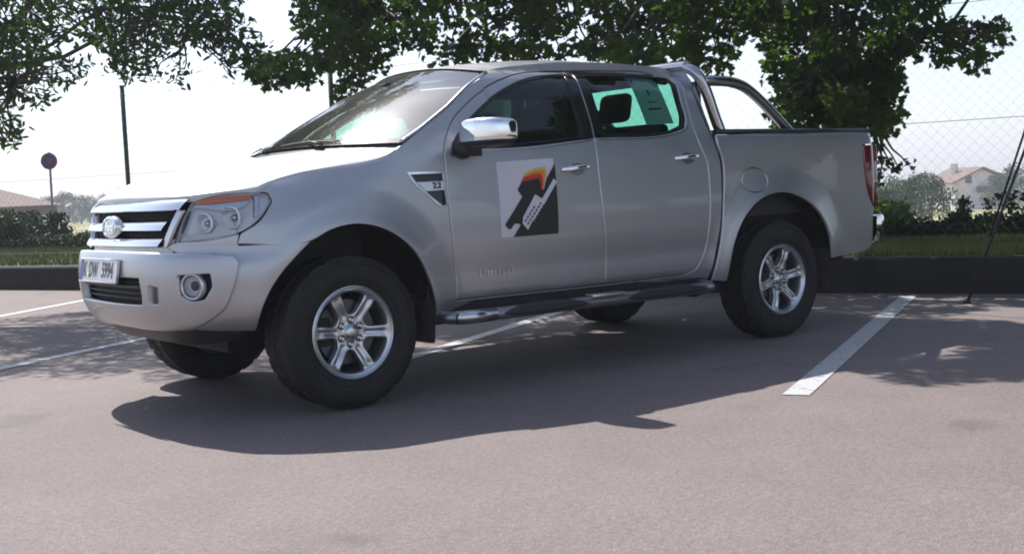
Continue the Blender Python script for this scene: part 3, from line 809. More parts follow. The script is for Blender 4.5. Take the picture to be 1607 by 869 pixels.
# registration plate
px0, pz0 = -.045, .728
w = MB(); pc = .905
def plate_pt(u, v, d=0.): return (pc + d - .010*(v/.055), px0+u, pz0+v)
w.grid([[plate_pt(-.262+.524*i/12, -.056+.112*j/2) for i in range(13)] for j in range(3)]); 
w.grid([[plate_pt(-.262+.524*i/12, -.056+.112*j/2, -.012) for i in range(13)] for j in (2, 0)])
w.tube([plate_pt(a, b, -.002) for a, b in [(-.262, -.056), (0, -.056), (.262, -.056)]], .004, 6); w.tube([plate_pt(a, b, -.002) for a, b in [(-.262, .056), (0, .056), (.262, .056)]], .004, 6)
PL = w.build('number_plate', 'plate', BUMP, fixn=False)
w = MB(); w.grid([[plate_pt(-.258+.042*i/3, -.052+.104*j, .0015) for i in range(4)] for j in (0, 1)]); w.build('country_band', 'eu', PL, fixn=False)
def ptxt(s, cx, size, sx, cz=0, m='ink'):
    t = text_mesh(s, size, lambda u, v: plate_pt(cx+u, cz+v, .0022), sx=sx, offset=.0022); t.build('plate_lettering', m, PL, fixn=False)
ptxt('K', -.184, .106, .66); ptxt('DW', -.064, .106, .66); ptxt('5994', .135, .106, .74)
w = MB()
w = MB(); w.add([plate_pt(-.137+.013*math.cos(a), -.018+.015*math.sin(a), .002) for a in [2*math.pi*k/16 for k in range(16)]], [tuple(range(16))]); w.build('plate_seal', 'satin', PL, fixn=False)
w = MB(); w.add([plate_pt(-.137+.009*math.cos(a), .022+.010*math.sin(a), .002) for a in [2*math.pi*k/16 for k in range(16)]], [tuple(range(16))]); w.build('plate_seal', 'yellow', PL, fixn=False)
w = MB(); w.box(.80, .868, -.20, .12, .66, .79, .004); w.build('plate_holder', 'plastic', BUMP)

# grille
gout = sym([(0, .838), (.545, .838), (.565, .842), (.655, .985), (.690, 1.060), (.50, 1.064), (0, 1.068)])
sheet(gout, 'fender', -.050, step=.05).build('grille_back', 'interior', ROOT)
GR_ = None
def bar(z0, z1, sm, d, m='chrome', parent=None, nm='grille_bar', bulge=.024, s_lo=None):
    w = MB(); rows = []
    n = 40; prof = [(0, -.03), (.0, .35), (.04, .8), (.12, 1.0), (.35, .92), (.65, .68), (.93, .36), (.99, .1), (1, -.03)]
    for i in range(n+1):
        t = -1+2*i/n; row = []
        for v, h in prof:
            z = z0+(z1-z0)*v; lim = sm(v)
            row.append(P(t*lim, z, 'fender', d+(h*bulge if h >= 0 else h)))
        rows.append(row)
    w.grid(rows); return w.build(nm, m, parent or ROOT, auto=50)
GRI = bar(1.012, 1.066, lambda v: .640+.045*v, -.012, nm='grille')
bar(.918, .964, lambda v: .520+.03*v, -.014, parent=GRI, nm='grille_bar')
bar(.842, .884, lambda v: .50+.03*v, -.008, parent=GRI, nm='grille_bar')
w = MB()
for s in (1, -1):
    for k in range(7):
        pass
w2 = MB()
for zz in (.895, .905, .98, .992): w2.tube([P(-.55+1.1*k/24, zz, 'fender', -.034) for k in range(25)], .004, 5)
w2.build('grille_mesh', 'interior', GRI)
for s in (1, -1):
    f = (lambda l: l) if s > 0 else mir
    panel(f([(.505, .840), (.548, .840), (.640, .985), (.660, 1.012), (.612, 1.012), (.588, .975)]), (), 'fender', d=-.004, gap=0, edge=.004, flange=.04, rnd=0).build('grille_frame', 'satin', GRI)
    panel(f([(.575, .846), (.603, .852), (.683, 1.000), (.690, 1.035), (.662, 1.020)]), (), 'fender', d=-.022, gap=0, edge=.004, flange=.02, rnd=0).build('grille_side_gap', 'gloss', GRI)
# oval badge with script
ce = P(-.03, .943, 'fender', .018)
w = MB(); n = 40
def ov(a, b, dx): return [(ce[0]+dx-.1*(b*math.sin(t)), ce[1]+a*math.cos(t), ce[2]+b*math.sin(t)) for t in [2*math.pi*k/n for k in range(n)]]
rows = [ov(.100, .056, -.035), ov(.100, .056, .0), ov(.096, .053, .008), ov(.084, .043, .010), ov(.080, .040, .004)]
w.add([p for r in rows for p in r], [(i*n+k, i*n+(k+1) % n, (i+1)*n+(k+1) % n, (i+1)*n+k) for i in range(4) for k in range(n)])
BG = w.build('grille_badge', 'chrome', GRI, auto=60)
w = MB(); w.add(ov(.081, .041, .005), [tuple(range(n))]); w.build('badge_field', mat('badge_blue', (.34, .37, .45), .18, .7, coat=1.), BG, fixn=False)
cu = text_mesh('Ford', .058, lambda u, v: (ce[0]+.0075-.1*v, ce[1]+u+.22*v, ce[2]+v), sx=.95, offset=.0015); cu.build('badge_script', 'chrome', BG, fixn=False)

# headlamps
lamp = [(.618, .862), (.83, .876), (.979, .898), (1.075, .953), (1.145, 1.034), (1.136, 1.073), (1.072, 1.080), (.80, 1.066), (.712, 1.045), (.665, .975)]
for s in (1, -1):
    f = (lambda l: l) if s > 0 else mir
    HL = panel(f(lamp), (), 'fender', d=.001, gap=.001, edge=.004, flange=.006, rnd=1, step=.03).build('headlamp', 'lens', ROOT)
    sheet(f(lamp), 'fender', -.040, step=.04).build('lamp_housing', 'reflector', HL)
    # side walls of the housing
    lp = smooth_poly(f(lamp), .03); w = MB()
    w.grid([[P(a, b, 'fender', -.003) for a, b in lp+lp[:1]], [P(a, b, 'fender', -.02) for a, b in lp+lp[:1]], [P(a, b, 'fender', -.041) for a, b in lp+lp[:1]]]); w.build('lamp_wall', 'reflector', HL)
    am = [(.735, 1.035), (.90, 1.040), (1.045, 1.048), (1.058, 1.070), (.80, 1.061), (.725, 1.050)]
    panel(f(am), (), 'fender', d=-.006, gap=0, edge=.004, flange=.03, rnd=0).build('indicator', 'amber', HL)
    panel(f([(.715, 1.020), (1.03, 1.030), (1.05, 1.046), (.735, 1.034)]), (), 'fender', d=-.016, gap=0, edge=.003, flange=.05, rnd=0).build('lamp_shelf', 'satin', HL)
    panel(f([(1.058, .965), (1.078, .975), (1.098, 1.065), (1.070, 1.066)]), (), 'fender', d=-.014, gap=0, edge=.003, flange=.06, rnd=0).build('lamp_divider', 'satin', HL)
    for cs, cz, R in ((.965, .966, .052), (.81, .945, .046)):
        c = Vector(P(s*cs, cz, 'fender', -.034)); ax = Vector((.93, s*.36, 0)).normalized()
        q4 = ax.to_track_quat('Z', 'Y').to_matrix().to_4x4(); q4.translation = c
        t = MB(); t.lathe([(.002, -.03), (R*.3, -.028), (R*.62, -.012), (R*.86, .012), (R, .035), (R*1.05, .034), (R*1.03, .02)], 32, 'z'); t.v = [tuple(q4 @ Vector(v)) for v in t.v]; t.build('lamp_reflector', 'reflector', HL)
        t = MB(); t.lathe([(.002, .022), (R*.25, .018), (R*.36, .004), (R*.36, -.02)], 20, 'z'); t.v = [tuple(q4 @ Vector(v)) for v in t.v]; t.build('lamp_bulb', 'satin', HL)

# ---- door mirrors
def mirror_side(s):
    RMI = None
    def block(x0, x1, y0, y1, z0, z1, p=3.2, taper=0., nu=28, nv=16, zlo=-1, zhi=1):
        w = MB(); rows = []
        for i in range(nv+1):
            v = zlo+(zhi-zlo)*i/nv; a = v*math.pi/2
            cz, sz = abs(math.cos(a))**(2/p), math.copysign(abs(math.sin(a))**(2/p), a)
            row = []
            for k in range(nu+1):
                b = 2*math.pi*k/nu; cx = math.copysign(abs(math.cos(b))**(2/p), math.cos(b)); sy = math.copysign(abs(math.sin(b))**(2/p), math.sin(b))
                yy = (y0+y1)/2+(y1-y0)/2*sy*cz
                tt = (yy-y0)/(y1-y0)
                zz = (z0+z1)/2+(z1-z0)/2*sz*(1-taper*tt)
                xx = (x0+x1)/2+(x1-x0)/2*cx*cz - .055*tt*tt
                row.append((xx, s*yy, zz))
            rows.append(row)
        w.grid(rows); return w
    b = block(-.80, -.655, .925, 1.205, 1.262, 1.406, p=4.5, taper=.04, zlo=-1, zhi=-.08).build('door_mirror', 'plastic', ROOT)
    block(-.804, -.648, .921, 1.210, 1.262, 1.412, p=4.5, taper=.04, zlo=-.20, zhi=1.).build('mirror_cap', 'chrome', b)
    w = MB(); w.tube([(-.715, s*.845, 1.262), (-.715, s*.90, 1.262), (-.72, s*.945, 1.268)], [.060, .055, .040], 14); w.build('mirror_arm', 'plastic', b)
    w = MB(); w.box(-.845, -.812, s*1.05-.10, s*1.05+.10, 1.262, 1.40, .008); w.build('mirror_glass', 'gloss', b)
    return b
mirror_side(1); mirror_side(-1)

# ---- wheels
def make_wheel(cx, cy, s, front):
    """s = +1 for the left side; (cx, cy) is the middle of the tyre"""
    c = (cx, cy, .378); R = .378
    T = MB()
    hw = .128
    half = [(.222, .098), (.232, .108), (.250, .118), (.285, .130), (.318, .131), (.342, .124), (.356, .116)]
    prof = [(r, -h) for r, h in half] + [(.3665, -.106)]
    seg = 144
    tread_h = [-.100, -.078, -.074, -.045, -.041, -.016, -.012, .012, .016, .041, .045, .074, .078, .100]
    full = [(r, -h) for r, h in half] + [(.3665+.004*0, -.107)]
    n_s = len(half)+1
    vs = []; prof_h = [-h for _, h in half] + [-.107] + tread_h + [.107] + [h for _, h in reversed(half)]
    prof_r = [r for r, _ in half] + [.366] + [.376]*len(tread_h) + [.366] + [r for r, _ in reversed(half)]
    n = len(prof_h)
    for k in range(seg):
        a = 2*math.pi*k/seg
        for i in range(n):
            r = prof_r[i]; h = prof_h[i]
            if .36 < r:
                groove = i in (n_s+2-1, n_s+3-1, n_s+5, n_s+6, n_s+7, n_s+8, n_s+10, n_s+11) and False
                ph = (k + (3 if h > 0 else 0) + int(abs(h)*60)) % 6
                r = r - (.009 if ph in (0,) else 0.0)
                if abs(abs(h)-.043) < .003 or abs(h) < .013: r = r - .007
                r = min(r, .378)
                if i in (n_s-1, n-n_s): r = .362 - (.006 if ph in (0, 1) else 0)
            if i in (n_s-2, n-n_s+1): r += (.003 if (k % 6) in (2, 3, 4) else 0)
            vs.append((c[0]+r*math.cos(a), c[1]+h, c[2]+r*math.sin(a)))
    fs = []
    for k in range(seg):
        k2 = (k+1) % seg
        for i in range(n-1): fs.append((k*n+i, k*n+i+1, k2*n+i+1, k2*n+i))
    T.add(vs, fs)
    # sidewall ribs
    for rr, hh in ((.262, .1235), (.335, .1285)):
        T.lathe([(rr-.003, s*hh-.001*s), (rr, s*(hh+.0035)), (rr+.003, s*hh)], 96, 'y', c)
    wh = empty('wheel', (cx, cy, .0)); attach(wh, ROOT)
    T.build('tyre', 'rubber', wh, auto=42)
    yo = cy + s*.098    # outer plane
    B = MB()
    B.lathe([(.226, s*.108), (.230, s*.113), (.224, s*.116), (.217, s*.110), (.213, s*.085), (.205, s*.04), (.200, -s*.09), (.222, -s*.105)], 64, 'y', c)
    B.build('rim_barrel', 'alloy', wh, auto=50)
    # spoke face
    ph0 = math.radians(4) if front else math.radians(-11)
    outer = [(.2165*math.cos(2*math.pi*k/96), .2165*math.sin(2*math.pi*k/96)) for k in range(96)]
    holes = []
    for k in range(6):
        m = ph0 + math.pi/6 + k*math.pi/3
        pts = []
        def edge(r, sd, wd): return (r, sd*(math.pi/6 - math.asin(wd/r)))
        ro, ri = .199, .078
        e = [(ro, -1, .034), (.17, -1, .030), (.13, -1, .0275), (.098, -1, .0285)]
        lo = [edge(r, -1, wd) for r, _, wd in e]; hi = [edge(r, 1, wd) for r, _, wd in e]
        pol = list(reversed([(r, a) for r, a in hi])) + [] 
        pp = [(r, a) for r, a in reversed(hi)]        # from inner to outer on the + side
        pp += [(ro+.002, a) for a in np.linspace(hi[0][1], lo[0][1], 6)[1:-1]]
        pp += [(r, a) for r, a in lo]
        pp += [(.088, a) for a in np.linspace(lo[-1][1], hi[-1][1], 4)[1:-1]]
        hp = [(r*math.cos(m+a), r*math.sin(m+a)) for r, a in pp]
        hp = chaikin(smooth_poly(hp, .012, 200), 1)
        if area(hp) < 0: hp.reverse()
        holes.append(hp)
    def hgt(x, y):
        r = math.hypot(x, y); a = math.atan2(y, x)
        h = -.012 + .012*ss(.19, .214, r) - .020*(1-ss(.06, .17, r)) + .012*(1-ss(.030, .046, r))
        k = round((a-ph0)/(math.pi/3)); da = a-ph0-k*math.pi/3; lat = r*math.sin(da)
        if .07 < r < .2: h -= .007*(1-ss(.007, .014, abs(lat)))*ss(.07, .09, r)*(1-ss(.180, .198, r))
        return h
    rings = [outer] + holes
    rA = [inset(l, .003 if i == 0 else -.003) for i, l in enumerate(rings)]
    v2, tr, idx = cdt(rA, .0085)
    F = MB(); F.v = [(c[0]+x, yo+s*hgt(x, y)+s*.012, c[2]+y) for x, y in v2]; F.f = list(tr)
    k0 = 0
    for lp in rings:
        m_ = len(lp); A = [idx[k0+i] for i in range(m_)]; k0 += m_
        b0 = len(F.v)
        for x, y in lp: F.v.append((c[0]+x, yo+s*hgt(x, y)+s*.0095, c[2]+y))
        c0_ = len(F.v)
        for x, y in lp: F.v.append((c[0]+x*.99, yo+s*hgt(x, y)-s*.028, c[2]+y*.99))
        for i in range(m_):
            j = (i+1) % m_; F.f.append((A[i], b0+i, b0+j, A[j])); F.f.append((b0+i, c0_+i, c0_+j, b0+j))
    F.m = [0]*len(F.f)
    F.build('rim', 'alloy', wh, auto=48)
    cap = MB(); cap.lathe([(.0005, s*.012), (.018, s*.0115), (.030, s*.008), (.036, s*.001), (.037, -s*.02)], 32, 'y', (c[0], yo+s*(-.012-.02+.012)+s*.008, c[2])); cap.build('centre_cap', 'satin', wh)
    for k in range(6):
        a = ph0 + math.pi/6 + k*math.pi/3
        nb = MB(); cc = (c[0]+.060*math.cos(a), yo-s*.016, c[2]+.060*math.sin(a))
        nb.lathe([(.0125, -s*.004), (.0125, -s*.001), (.0095, 0), (.0095, s*.012), (.007, s*.015), (.0005, s*.015)], 6, 'y', cc); nb.build('wheel_nut', 'chrome', wh, auto=30)
        nb = MB(); nb.lathe([(.0005, -s*.0015), (.0165, -s*.0015), (.018, 0)], 14, 'y', cc); nb.build('nut_pocket', 'gloss', wh)
    dk = MB(); dk.lathe([(.0005, s*.02), (.07, s*.02), (.075, s*.035), (.16, s*.035), (.16, s*.01), (.0005, s*.01)], 48, 'y', c); dk.build('brake_disc', 'disc', wh, auto=40)
    cl = MB()
    for i in range(9):
        pass
    cl.box(c[0]+.09, c[0]+.17, c[1]+min(s*-.02, s*.055), c[1]+max(s*-.02, s*.055), c[2]-.06, c[2]+.08, .01); cl.build('brake_caliper', 'under', wh)
    bk = MB(); bk.lathe([(.0005, -s*.06), (.199, -s*.06)], 48, 'y', c); bk.build('back_plate', 'under', wh)
    return wh
for cx, fr in ((0, True), (-3.22, False)):
    for s in (1, -1): make_wheel(cx, s*.785, s, fr)
# ---- wheel housings, mud flaps
for (cx, cz, R) in ARCH:
    for s in (1, -1):
        w = MB(); rows = []
        for i in range(25):
            a = math.radians(4+170*i/24)
            pt = lambda r, y: (cx+r*math.cos(a), s*y, cz+r*math.sin(a))
            x_, z_ = cx+R*math.cos(a), cz+R*math.sin(a)
            yb = P(s_of_x(x_), z_, 'fender' if cx > -1 else 'bed')[1]-.022 if x_ <= 0 or cx < -1 else min(P(s_of_x(x_), z_, 'outer')[1], P(s_of_x(x_), z_, 'fender')[1])-.03
            rows.append([pt(R+.004, yb), pt(R+.025, yb-.03), pt(R+.03, .50), pt(.05, .48)])
        w.grid(rows); w.build('wheel_housing', 'under', ROOT)
def flap(x, z0, z1, s, lean):
    w = MB(); rows = []
    for i in range(7):
        t = i/6; rows.append([(x+lean*t+.03*t*t, s*y, z1+(z0-z1)*t) for y in (.69, .75, .82, .885)])
    w.grid(rows); w.grid([[(x_-.012, y_, z_) for x_, y_, z_ in r] for r in reversed(rows)]); return w.build('mud_flap', 'flap', ROOT)
for s in (1, -1): flap(-.47, .27, .50, s, -.03); flap(-3.70, .24, .55, s, -.05)

# ---- side steps
for s in (1, -1):
    w = MB()
    pts = [(-.56, s*.80, .40), (-.545, s*.88, .398), (-.555, s*.935, .396), (-.60, s*.975, .395), (-.70, s*.985, .395), (-1.2, s*.985, .395), (-1.9, s*.985, .395), (-2.36, s*.985, .395), (-2.45, s*.972, .395), (-2.49, s*.93, .397), (-2.50, s*.86, .40), (-2.50, s*.80, .40)]
    w.tube(pts, .034, 18); ST = w.build('side_step', 'steptube', ROOT)
    w = MB(); w.tube([(-.575, s*.955, .3955), (-.60, s*.975, .395), (-.65, s*.983, .395), (-.80, s*.985, .395)], .036, 18); w.build('step_end', 'satin', ST)
    w = MB(); w.box(-1.70, -1.46, s*.985-.038, s*.985+.038, .418, .438, .006); w.build('step_plate', 'satin', ST)
    for x0, x1 in ((-.83, -1.44), (-1.72, -2.40)):
        w = MB(); rows = []
        for i in range(13):
            x = x0+(x1-x0)*i/12; e = math.sin(math.pi*i/12)**.3
            rows.append([(x, s*(.985+.040*math.cos(a)*1.02), .395+(.040*math.sin(a))*e) for a in [math.radians(-30+k*24) for k in range(9)]])
        w.grid(rows); w.build('step_pad', 'plastic', ST)
    for x in (-.80, -1.60, -2.35):
        w = MB(); w.tube([(x, s*.60, .44), (x, s*.98, .385)], .022, 8); w.build('step_bracket', 'under', ST)
# ---- sill, chassis and underbody
for s in (1, -1):
    w = MB(); w.box(-2.56, -.62, s*.80-.05, s*.80+.05, .40, .50, .012); w.build('sill', 'under', ROOT)
w = MB()
for s in (1, -1): w.box(-4.30, .62, s*.45-.05, s*.45+.05, .36, .50)
w.box(-2.65, .3, -.78, .78, .46, .52); w.box(-4.3, -2.65, -.70, .70, .74, .80)
w.box(-.85, .40, -.32, .32, .28, .38); w.box(-1.9, -.9, -.18, .18, .27, .45); w.box(.45, .62, -.58, .58, .40, .46)
w.tube([(-3.22, -.7, .378), (-3.22, .7, .378)], .05, 12); w.tube([(-3.22, -.12, .378), (-3.22, .12, .378)], .15, 14)
w.tube([(0, -.7, .36), (0, .7, .36)], .03, 10); w.tube([(-1.0, 0, .40), (-3.1, 0, .40)], .04, 10)
w.tube([(-1.2, -.35, .38), (-2.5, -.35, .36), (-3.9, -.38, .42)], .035, 10); w.tube([(-1.5, -.35, .35), (-2.2, -.35, .35)], .10, 14)
w.box(-4.25, -3.75, .30, .62, .42, .60, .03); w.tube([(-3.95, -.28, .52), (-3.95, .28, .52)], .12, 14)
w.build('chassis', 'under', ROOT, auto=40)
w = MB(); w.box(-.25, .42, -.60, .60, .48, .98); w.build('engine_bay', 'interior', ROOT, smooth=False)

# ---- roll bar
def smooth3(p, n=8):
    p = [Vector(a) for a in p]; out = []
    for i in range(len(p)-1):
        a, b, c, d = p[max(i-1, 0)], p[i], p[i+1], p[min(i+2, len(p)-1)]
        for k in range(n):
            t = k/n; out.append(.5*((2*b)+(c-a)*t+(2*a-5*b+4*c-d)*t*t+(3*b-a-3*c+d)*t**3))
    out.append(p[-1]); return out
w = MB()
half = [(-2.80, .785, 1.335), (-2.765, .770, 1.44), (-2.715, .750, 1.60), (-2.675, .72, 1.700), (-2.665, .64, 1.752), (-2.665, .52, 1.765)]
w.tube(smooth3(half + [(x, -y, z) for x, y, z in reversed(half)]), .036, 16); RB = w.build('roll_bar', 'rollbar', ROOT)
for s in (1, -1):
    w = MB(); w.tube(smooth3([(-3.47, s*.785, 1.335), (-3.36, s*.78, 1.42), (-3.20, s*.775, 1.54), (-3.06, s*.77, 1.622), (-2.93, s*.765, 1.655), (-2.80, s*.758, 1.662), (-2.70, s*.745, 1.660)]), .034, 16); w.build('roll_bar_brace', 'rollbar', RB)
    w = MB(); w.box(-3.56, -2.74, s*.785-.045, s*.785+.045, 1.338, 1.352, .005); w.build('roll_bar_foot', 'plastic', RB)
    w = MB(); w.tube([(-2.695, s*.70, 1.37), (-2.66, s*.70, 1.66)], .018, 8); w.build('roll_bar_stay', 'plastic', RB)

# ---- interior
for s in (1, -1):
    w = MB(); w.tube([wpt(i/8, s*.93, -.035) for i in range(9)] + [Vector((x, s*.560, cant(x)-.085)) for x in (-1.25, -1.5, -1.8, -2.1, -2.4, -2.55)], .026, 8)
    w.v = [(a, b, c_) for a, b, c_ in w.v]; w.build('pillar_lining', 'interior', ROOT)
w = MB(); w.grid([[wpt(.99, -1+2*j/24, -.010) for j in range(25)], [Vector((wpt(.99, -1+2*j/24).x-.12, wpt(.99, -1+2*j/24).y*.80, wpt(.99, -1+2*j/24).z-.02)) for j in range(25)]]); w.build('header_lining', 'interior', ROOT)
w = MB(); w.box(-2.62, -.45, -.80, .80, .52, .60); w.box(-2.63, -2.60, -.72, .72, .6, 1.34)
w.build('cabin_floor', 'interior', ROOT, smooth=False)
w = MB()
rows = []
for i in range(15):
    u = -1+2*i/14; rows.append([(-.42-.20*abs(u)**3*.3, .76*u, 1.285), (-.62, .78*u, 1.295), (-.80, .79*u, 1.26), (-.86, .79*u, 1.16), (-.80, .79*u, .95)])
w.grid(rows); w.build('dashboard', 'interior', ROOT)
w = MB(); rows = []
for i in range(12):
    t = i/11; x = -1.15-1.4*t; rows.append([(x, y*.50, cant(x)-.045+.03*(1-y*y)) for y in (-1, -.5, 0, .5, 1)])
w.grid(rows); w.build('headlining', 'headliner', ROOT)
def seat(x, y, wd, nm='seat', bh=.60, hz=1.565, hy=(0,)):
    w = MB(); w.box(x-.26, x+.27, y-wd, y+wd, .86, 1.00, .05)
    b = w.build(nm, 'seat', ROOT)
    w = MB(); w.box(-.07, .07, -wd, wd, 0, bh, .055)
    w.v = [(x-.26+a-.34*c_, y+b_, .93+c_) for a, b_, c_ in w.v]; w.build('seat_back', 'seat', b)
    for yy in hy:
        w = MB(); w.box(-.05, .05, -.13, .13, 0, .19, .045); w.v = [(x-.26-.34*(hz-.93)+a-.2*c_, y+yy+b_, hz+c_) for a, b_, c_ in w.v]; w.build('headrest', 'seat', b)
seat(-1.25, .38, .25); seat(-1.25, -.38, .25); seat(-2.06, 0, .62, 'rear_bench', .48, 1.44, (-.42, .13))
w = MB()
n = 32
for k in range(1):
    pts = [(-.93+.10*math.sin(a)*.5, .38+.185*math.cos(a), 1.215+.165*math.sin(a)) for a in [2*math.pi*i/n for i in range(n+1)]]
    w.tube(pts, .014, 8, caps=False)
w.tube([(-.93, .20, 1.21), (-.93, .56, 1.21)], .018, 8); w.tube([(-.93, .38, 1.21), (-.75, .38, 1.16)], .03, 8)
w.build('steering_wheel', 'interior', ROOT)
w = MB(); w.box(-1.0, -.975, -.11, .11, 1.60, 1.665, .01); w.build('rear_view_mirror', 'interior', ROOT)
for s in (1, -1):
    w = MB(); w.tube([(-1.655, s*.70, 1.24), (-1.70, s*.585, 1.70)], .035, 8); w.build('belt_pillar', 'interior', ROOT)

# paper sheet hung inside the left rear window
w = MB()
def pp_(u, v, d=0.):
    s_ = X(-2.165-.235*u + .01*(1-v)); z_ = 1.385+.30*v+.01*u
    return P(s_, z_, 'side', -.035+d)
w.grid([[pp_(i/6, j/6) for i in range(7)] for j in range(7)]); w.grid([[pp_(i/6, j/6, -.0015) for i in range(7)] for j in range(7)])
sheet_o = w.build('notice_sheet', 'paper', None, fixn=False)
tag(sheet_o, 'pale paper notice with small dark print hung inside the rear door window', 'notice')
w = MB()
def prt(u0, u1, v0, v1): w.grid([[pp_(u, v, .0015) for u in (u0, (u0+u1)/2, u1)] for v in (v0, v1)])
prt(.06, .14, .86, .94); prt(.47, .53, .60, .72)
prt(.36, .44, .45, .475); prt(.46, .56, .45, .475); prt(.60, .66, .45, .475)
prt(.28, .46, .30, .335); prt(.48, .60, .30, .335); prt(.62, .74, .30, .335)
w.build('notice_print', 'ink', sheet_o, fixn=False)

# ================================================================== THE PLACE
K0 = Vector((-5.83, -.47, 0)); KT = Vector((.368, -.930, 0)); KM = Vector((-.930, -.368, 0))   # kerb wall: along, away from the lot
def KP(t, m, z=0.): 
    v = K0 + KT*t + KM*m; return (v.x, v.y, z)
def asphalt_mat():
    m = bpy.data.materials.new('asphalt'); m.use_nodes = True; nt = m.node_tree; b = nt.nodes['Principled BSDF']
    tc = nt.nodes.new('ShaderNodeTexCoord')
    def noise(sc, det=2., typ='ShaderNodeTexNoise'):
        n = nt.nodes.new(typ); n.inputs['Scale'].default_value = sc
        if typ == 'ShaderNodeTexNoise': n.inputs['Detail'].default_value = det
        nt.links.new(tc.outputs['Object'], n.inputs['Vector']); return n
    def ramp(src, a, b_, c0, c1):
        r = nt.nodes.new('ShaderNodeMapRange'); r.inputs['From Min'].default_value = a; r.inputs['From Max'].default_value = b_
        r.inputs['To Min'].default_value = c0; r.inputs['To Max'].default_value = c1; nt.links.new(src, r.inputs['Value']); return r.outputs['Result']
    def mul(a, b_):
        q = nt.nodes.new('ShaderNodeMath'); q.operation = 'MULTIPLY'; nt.links.new(a, q.inputs[0]); nt.links.new(b_, q.inputs[1]); return q.outputs[0]
    vo = noise(105, typ='ShaderNodeTexVoronoi')          # stone chips
    grains = ramp(vo.outputs['Distance'], .0, .55, 1.18, .80)
    n2 = noise(160, 2); g2 = ramp(n2.outputs['Fac'], .3, .7, .82, 1.18)
    n3 = noise(.45, 5); g3 = ramp(n3.outputs['Fac'], .3, .7, .90, 1.08)
    n4 = noise(3.2, 6); g4 = ramp(n4.outputs['Fac'], .32, .70, .94, 1.05)
    n5 = noise(1.1, 3); g5 = ramp(n5.outputs['Fac'], .63, .70, 1.0, .80)   # old oil marks
    n6 = noise(38, 3); g6 = ramp(n6.outputs['Fac'], .35, .65, .90, 1.10)
    f = mul(mul(mul(grains, g2), mul(g3, g4)), mul(g5, g6))
    cc = nt.nodes.new('ShaderNodeMix'); cc.data_type = 'RGBA'; cc.inputs['A'].default_value = (.222, .180, .168, 1); cc.inputs['B'].default_value = (.202, .174, .172, 1)
    nt.links.new(vo.outputs['Color'], cc.inputs['Factor']) if False else None
    n7 = noise(20, 2); nt.links.new(n7.outputs['Fac'], cc.inputs['Factor'])
    vm = nt.nodes.new('ShaderNodeVectorMath'); vm.operation = 'SCALE'; nt.links.new(cc.outputs['Result'], vm.inputs[0]); nt.links.new(f, vm.inputs['Scale'])
    nt.links.new(vm.outputs[0], b.inputs['Base Color']); b.inputs['Roughness'].default_value = .85; b.inputs['Specular IOR Level'].default_value = .3
    bp = nt.nodes.new('ShaderNodeBump'); bp.inputs['Strength'].default_value = .35; bp.inputs['Distance'].default_value = .004
    nt.links.new(vo.outputs['Distance'], bp.inputs['Height']); bp.invert = True; nt.links.new(bp.outputs['Normal'], b.inputs['Normal'])
    return m
M['asphalt'] = asphalt_mat()
M['line'] = mat('road_paint', (.46, .46, .47), .6, noise=(26, (.17, .155, .155), 6, .56, .68), bump=(120, .3, .002))
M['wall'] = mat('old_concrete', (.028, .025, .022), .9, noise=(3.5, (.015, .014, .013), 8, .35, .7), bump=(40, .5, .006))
M['grassm'] = mat('grass_soil', (.050, .062, .014), .95, noise=(1.3, (.11, .115, .040), 6, .35, .7))
M['blade'] = mat('grass_blade', (.095, .125, .018), .6, noise=(.7, (.20, .20, .040), 3, .35, .7))
M['field'] = mat('field', (.16, .17, .06), .95, noise=(.05, (.34, .30, .13), 3, .42, .55))
M['bark'] = mat('bark', (.055, .047, .040), .9, noise=(12, (.095, .085, .07), 6, .35, .65), bump=(30, .8, .02))
M['postgreen'] = mat('green_post', (.030, .075, .055), .45)
M['wire'] = mat('green_wire', (.12, .14, .14), .6)
M['polegrey'] = mat('grey_pole', (.22, .22, .22), .5, .6)
M['rooftile'] = mat('roof_tiles', (.15, .095, .080), .85, noise=(2.5, (.20, .13, .105), 4, .35, .65))
M['housewhite'] = mat('house_render', (.68, .66, .66), .9)
M['pane'] = mat('dark_pane', (.03, .035, .045), .1)
M['darkrod'] = mat('dark_rod', (.018, .018, .02), .5)
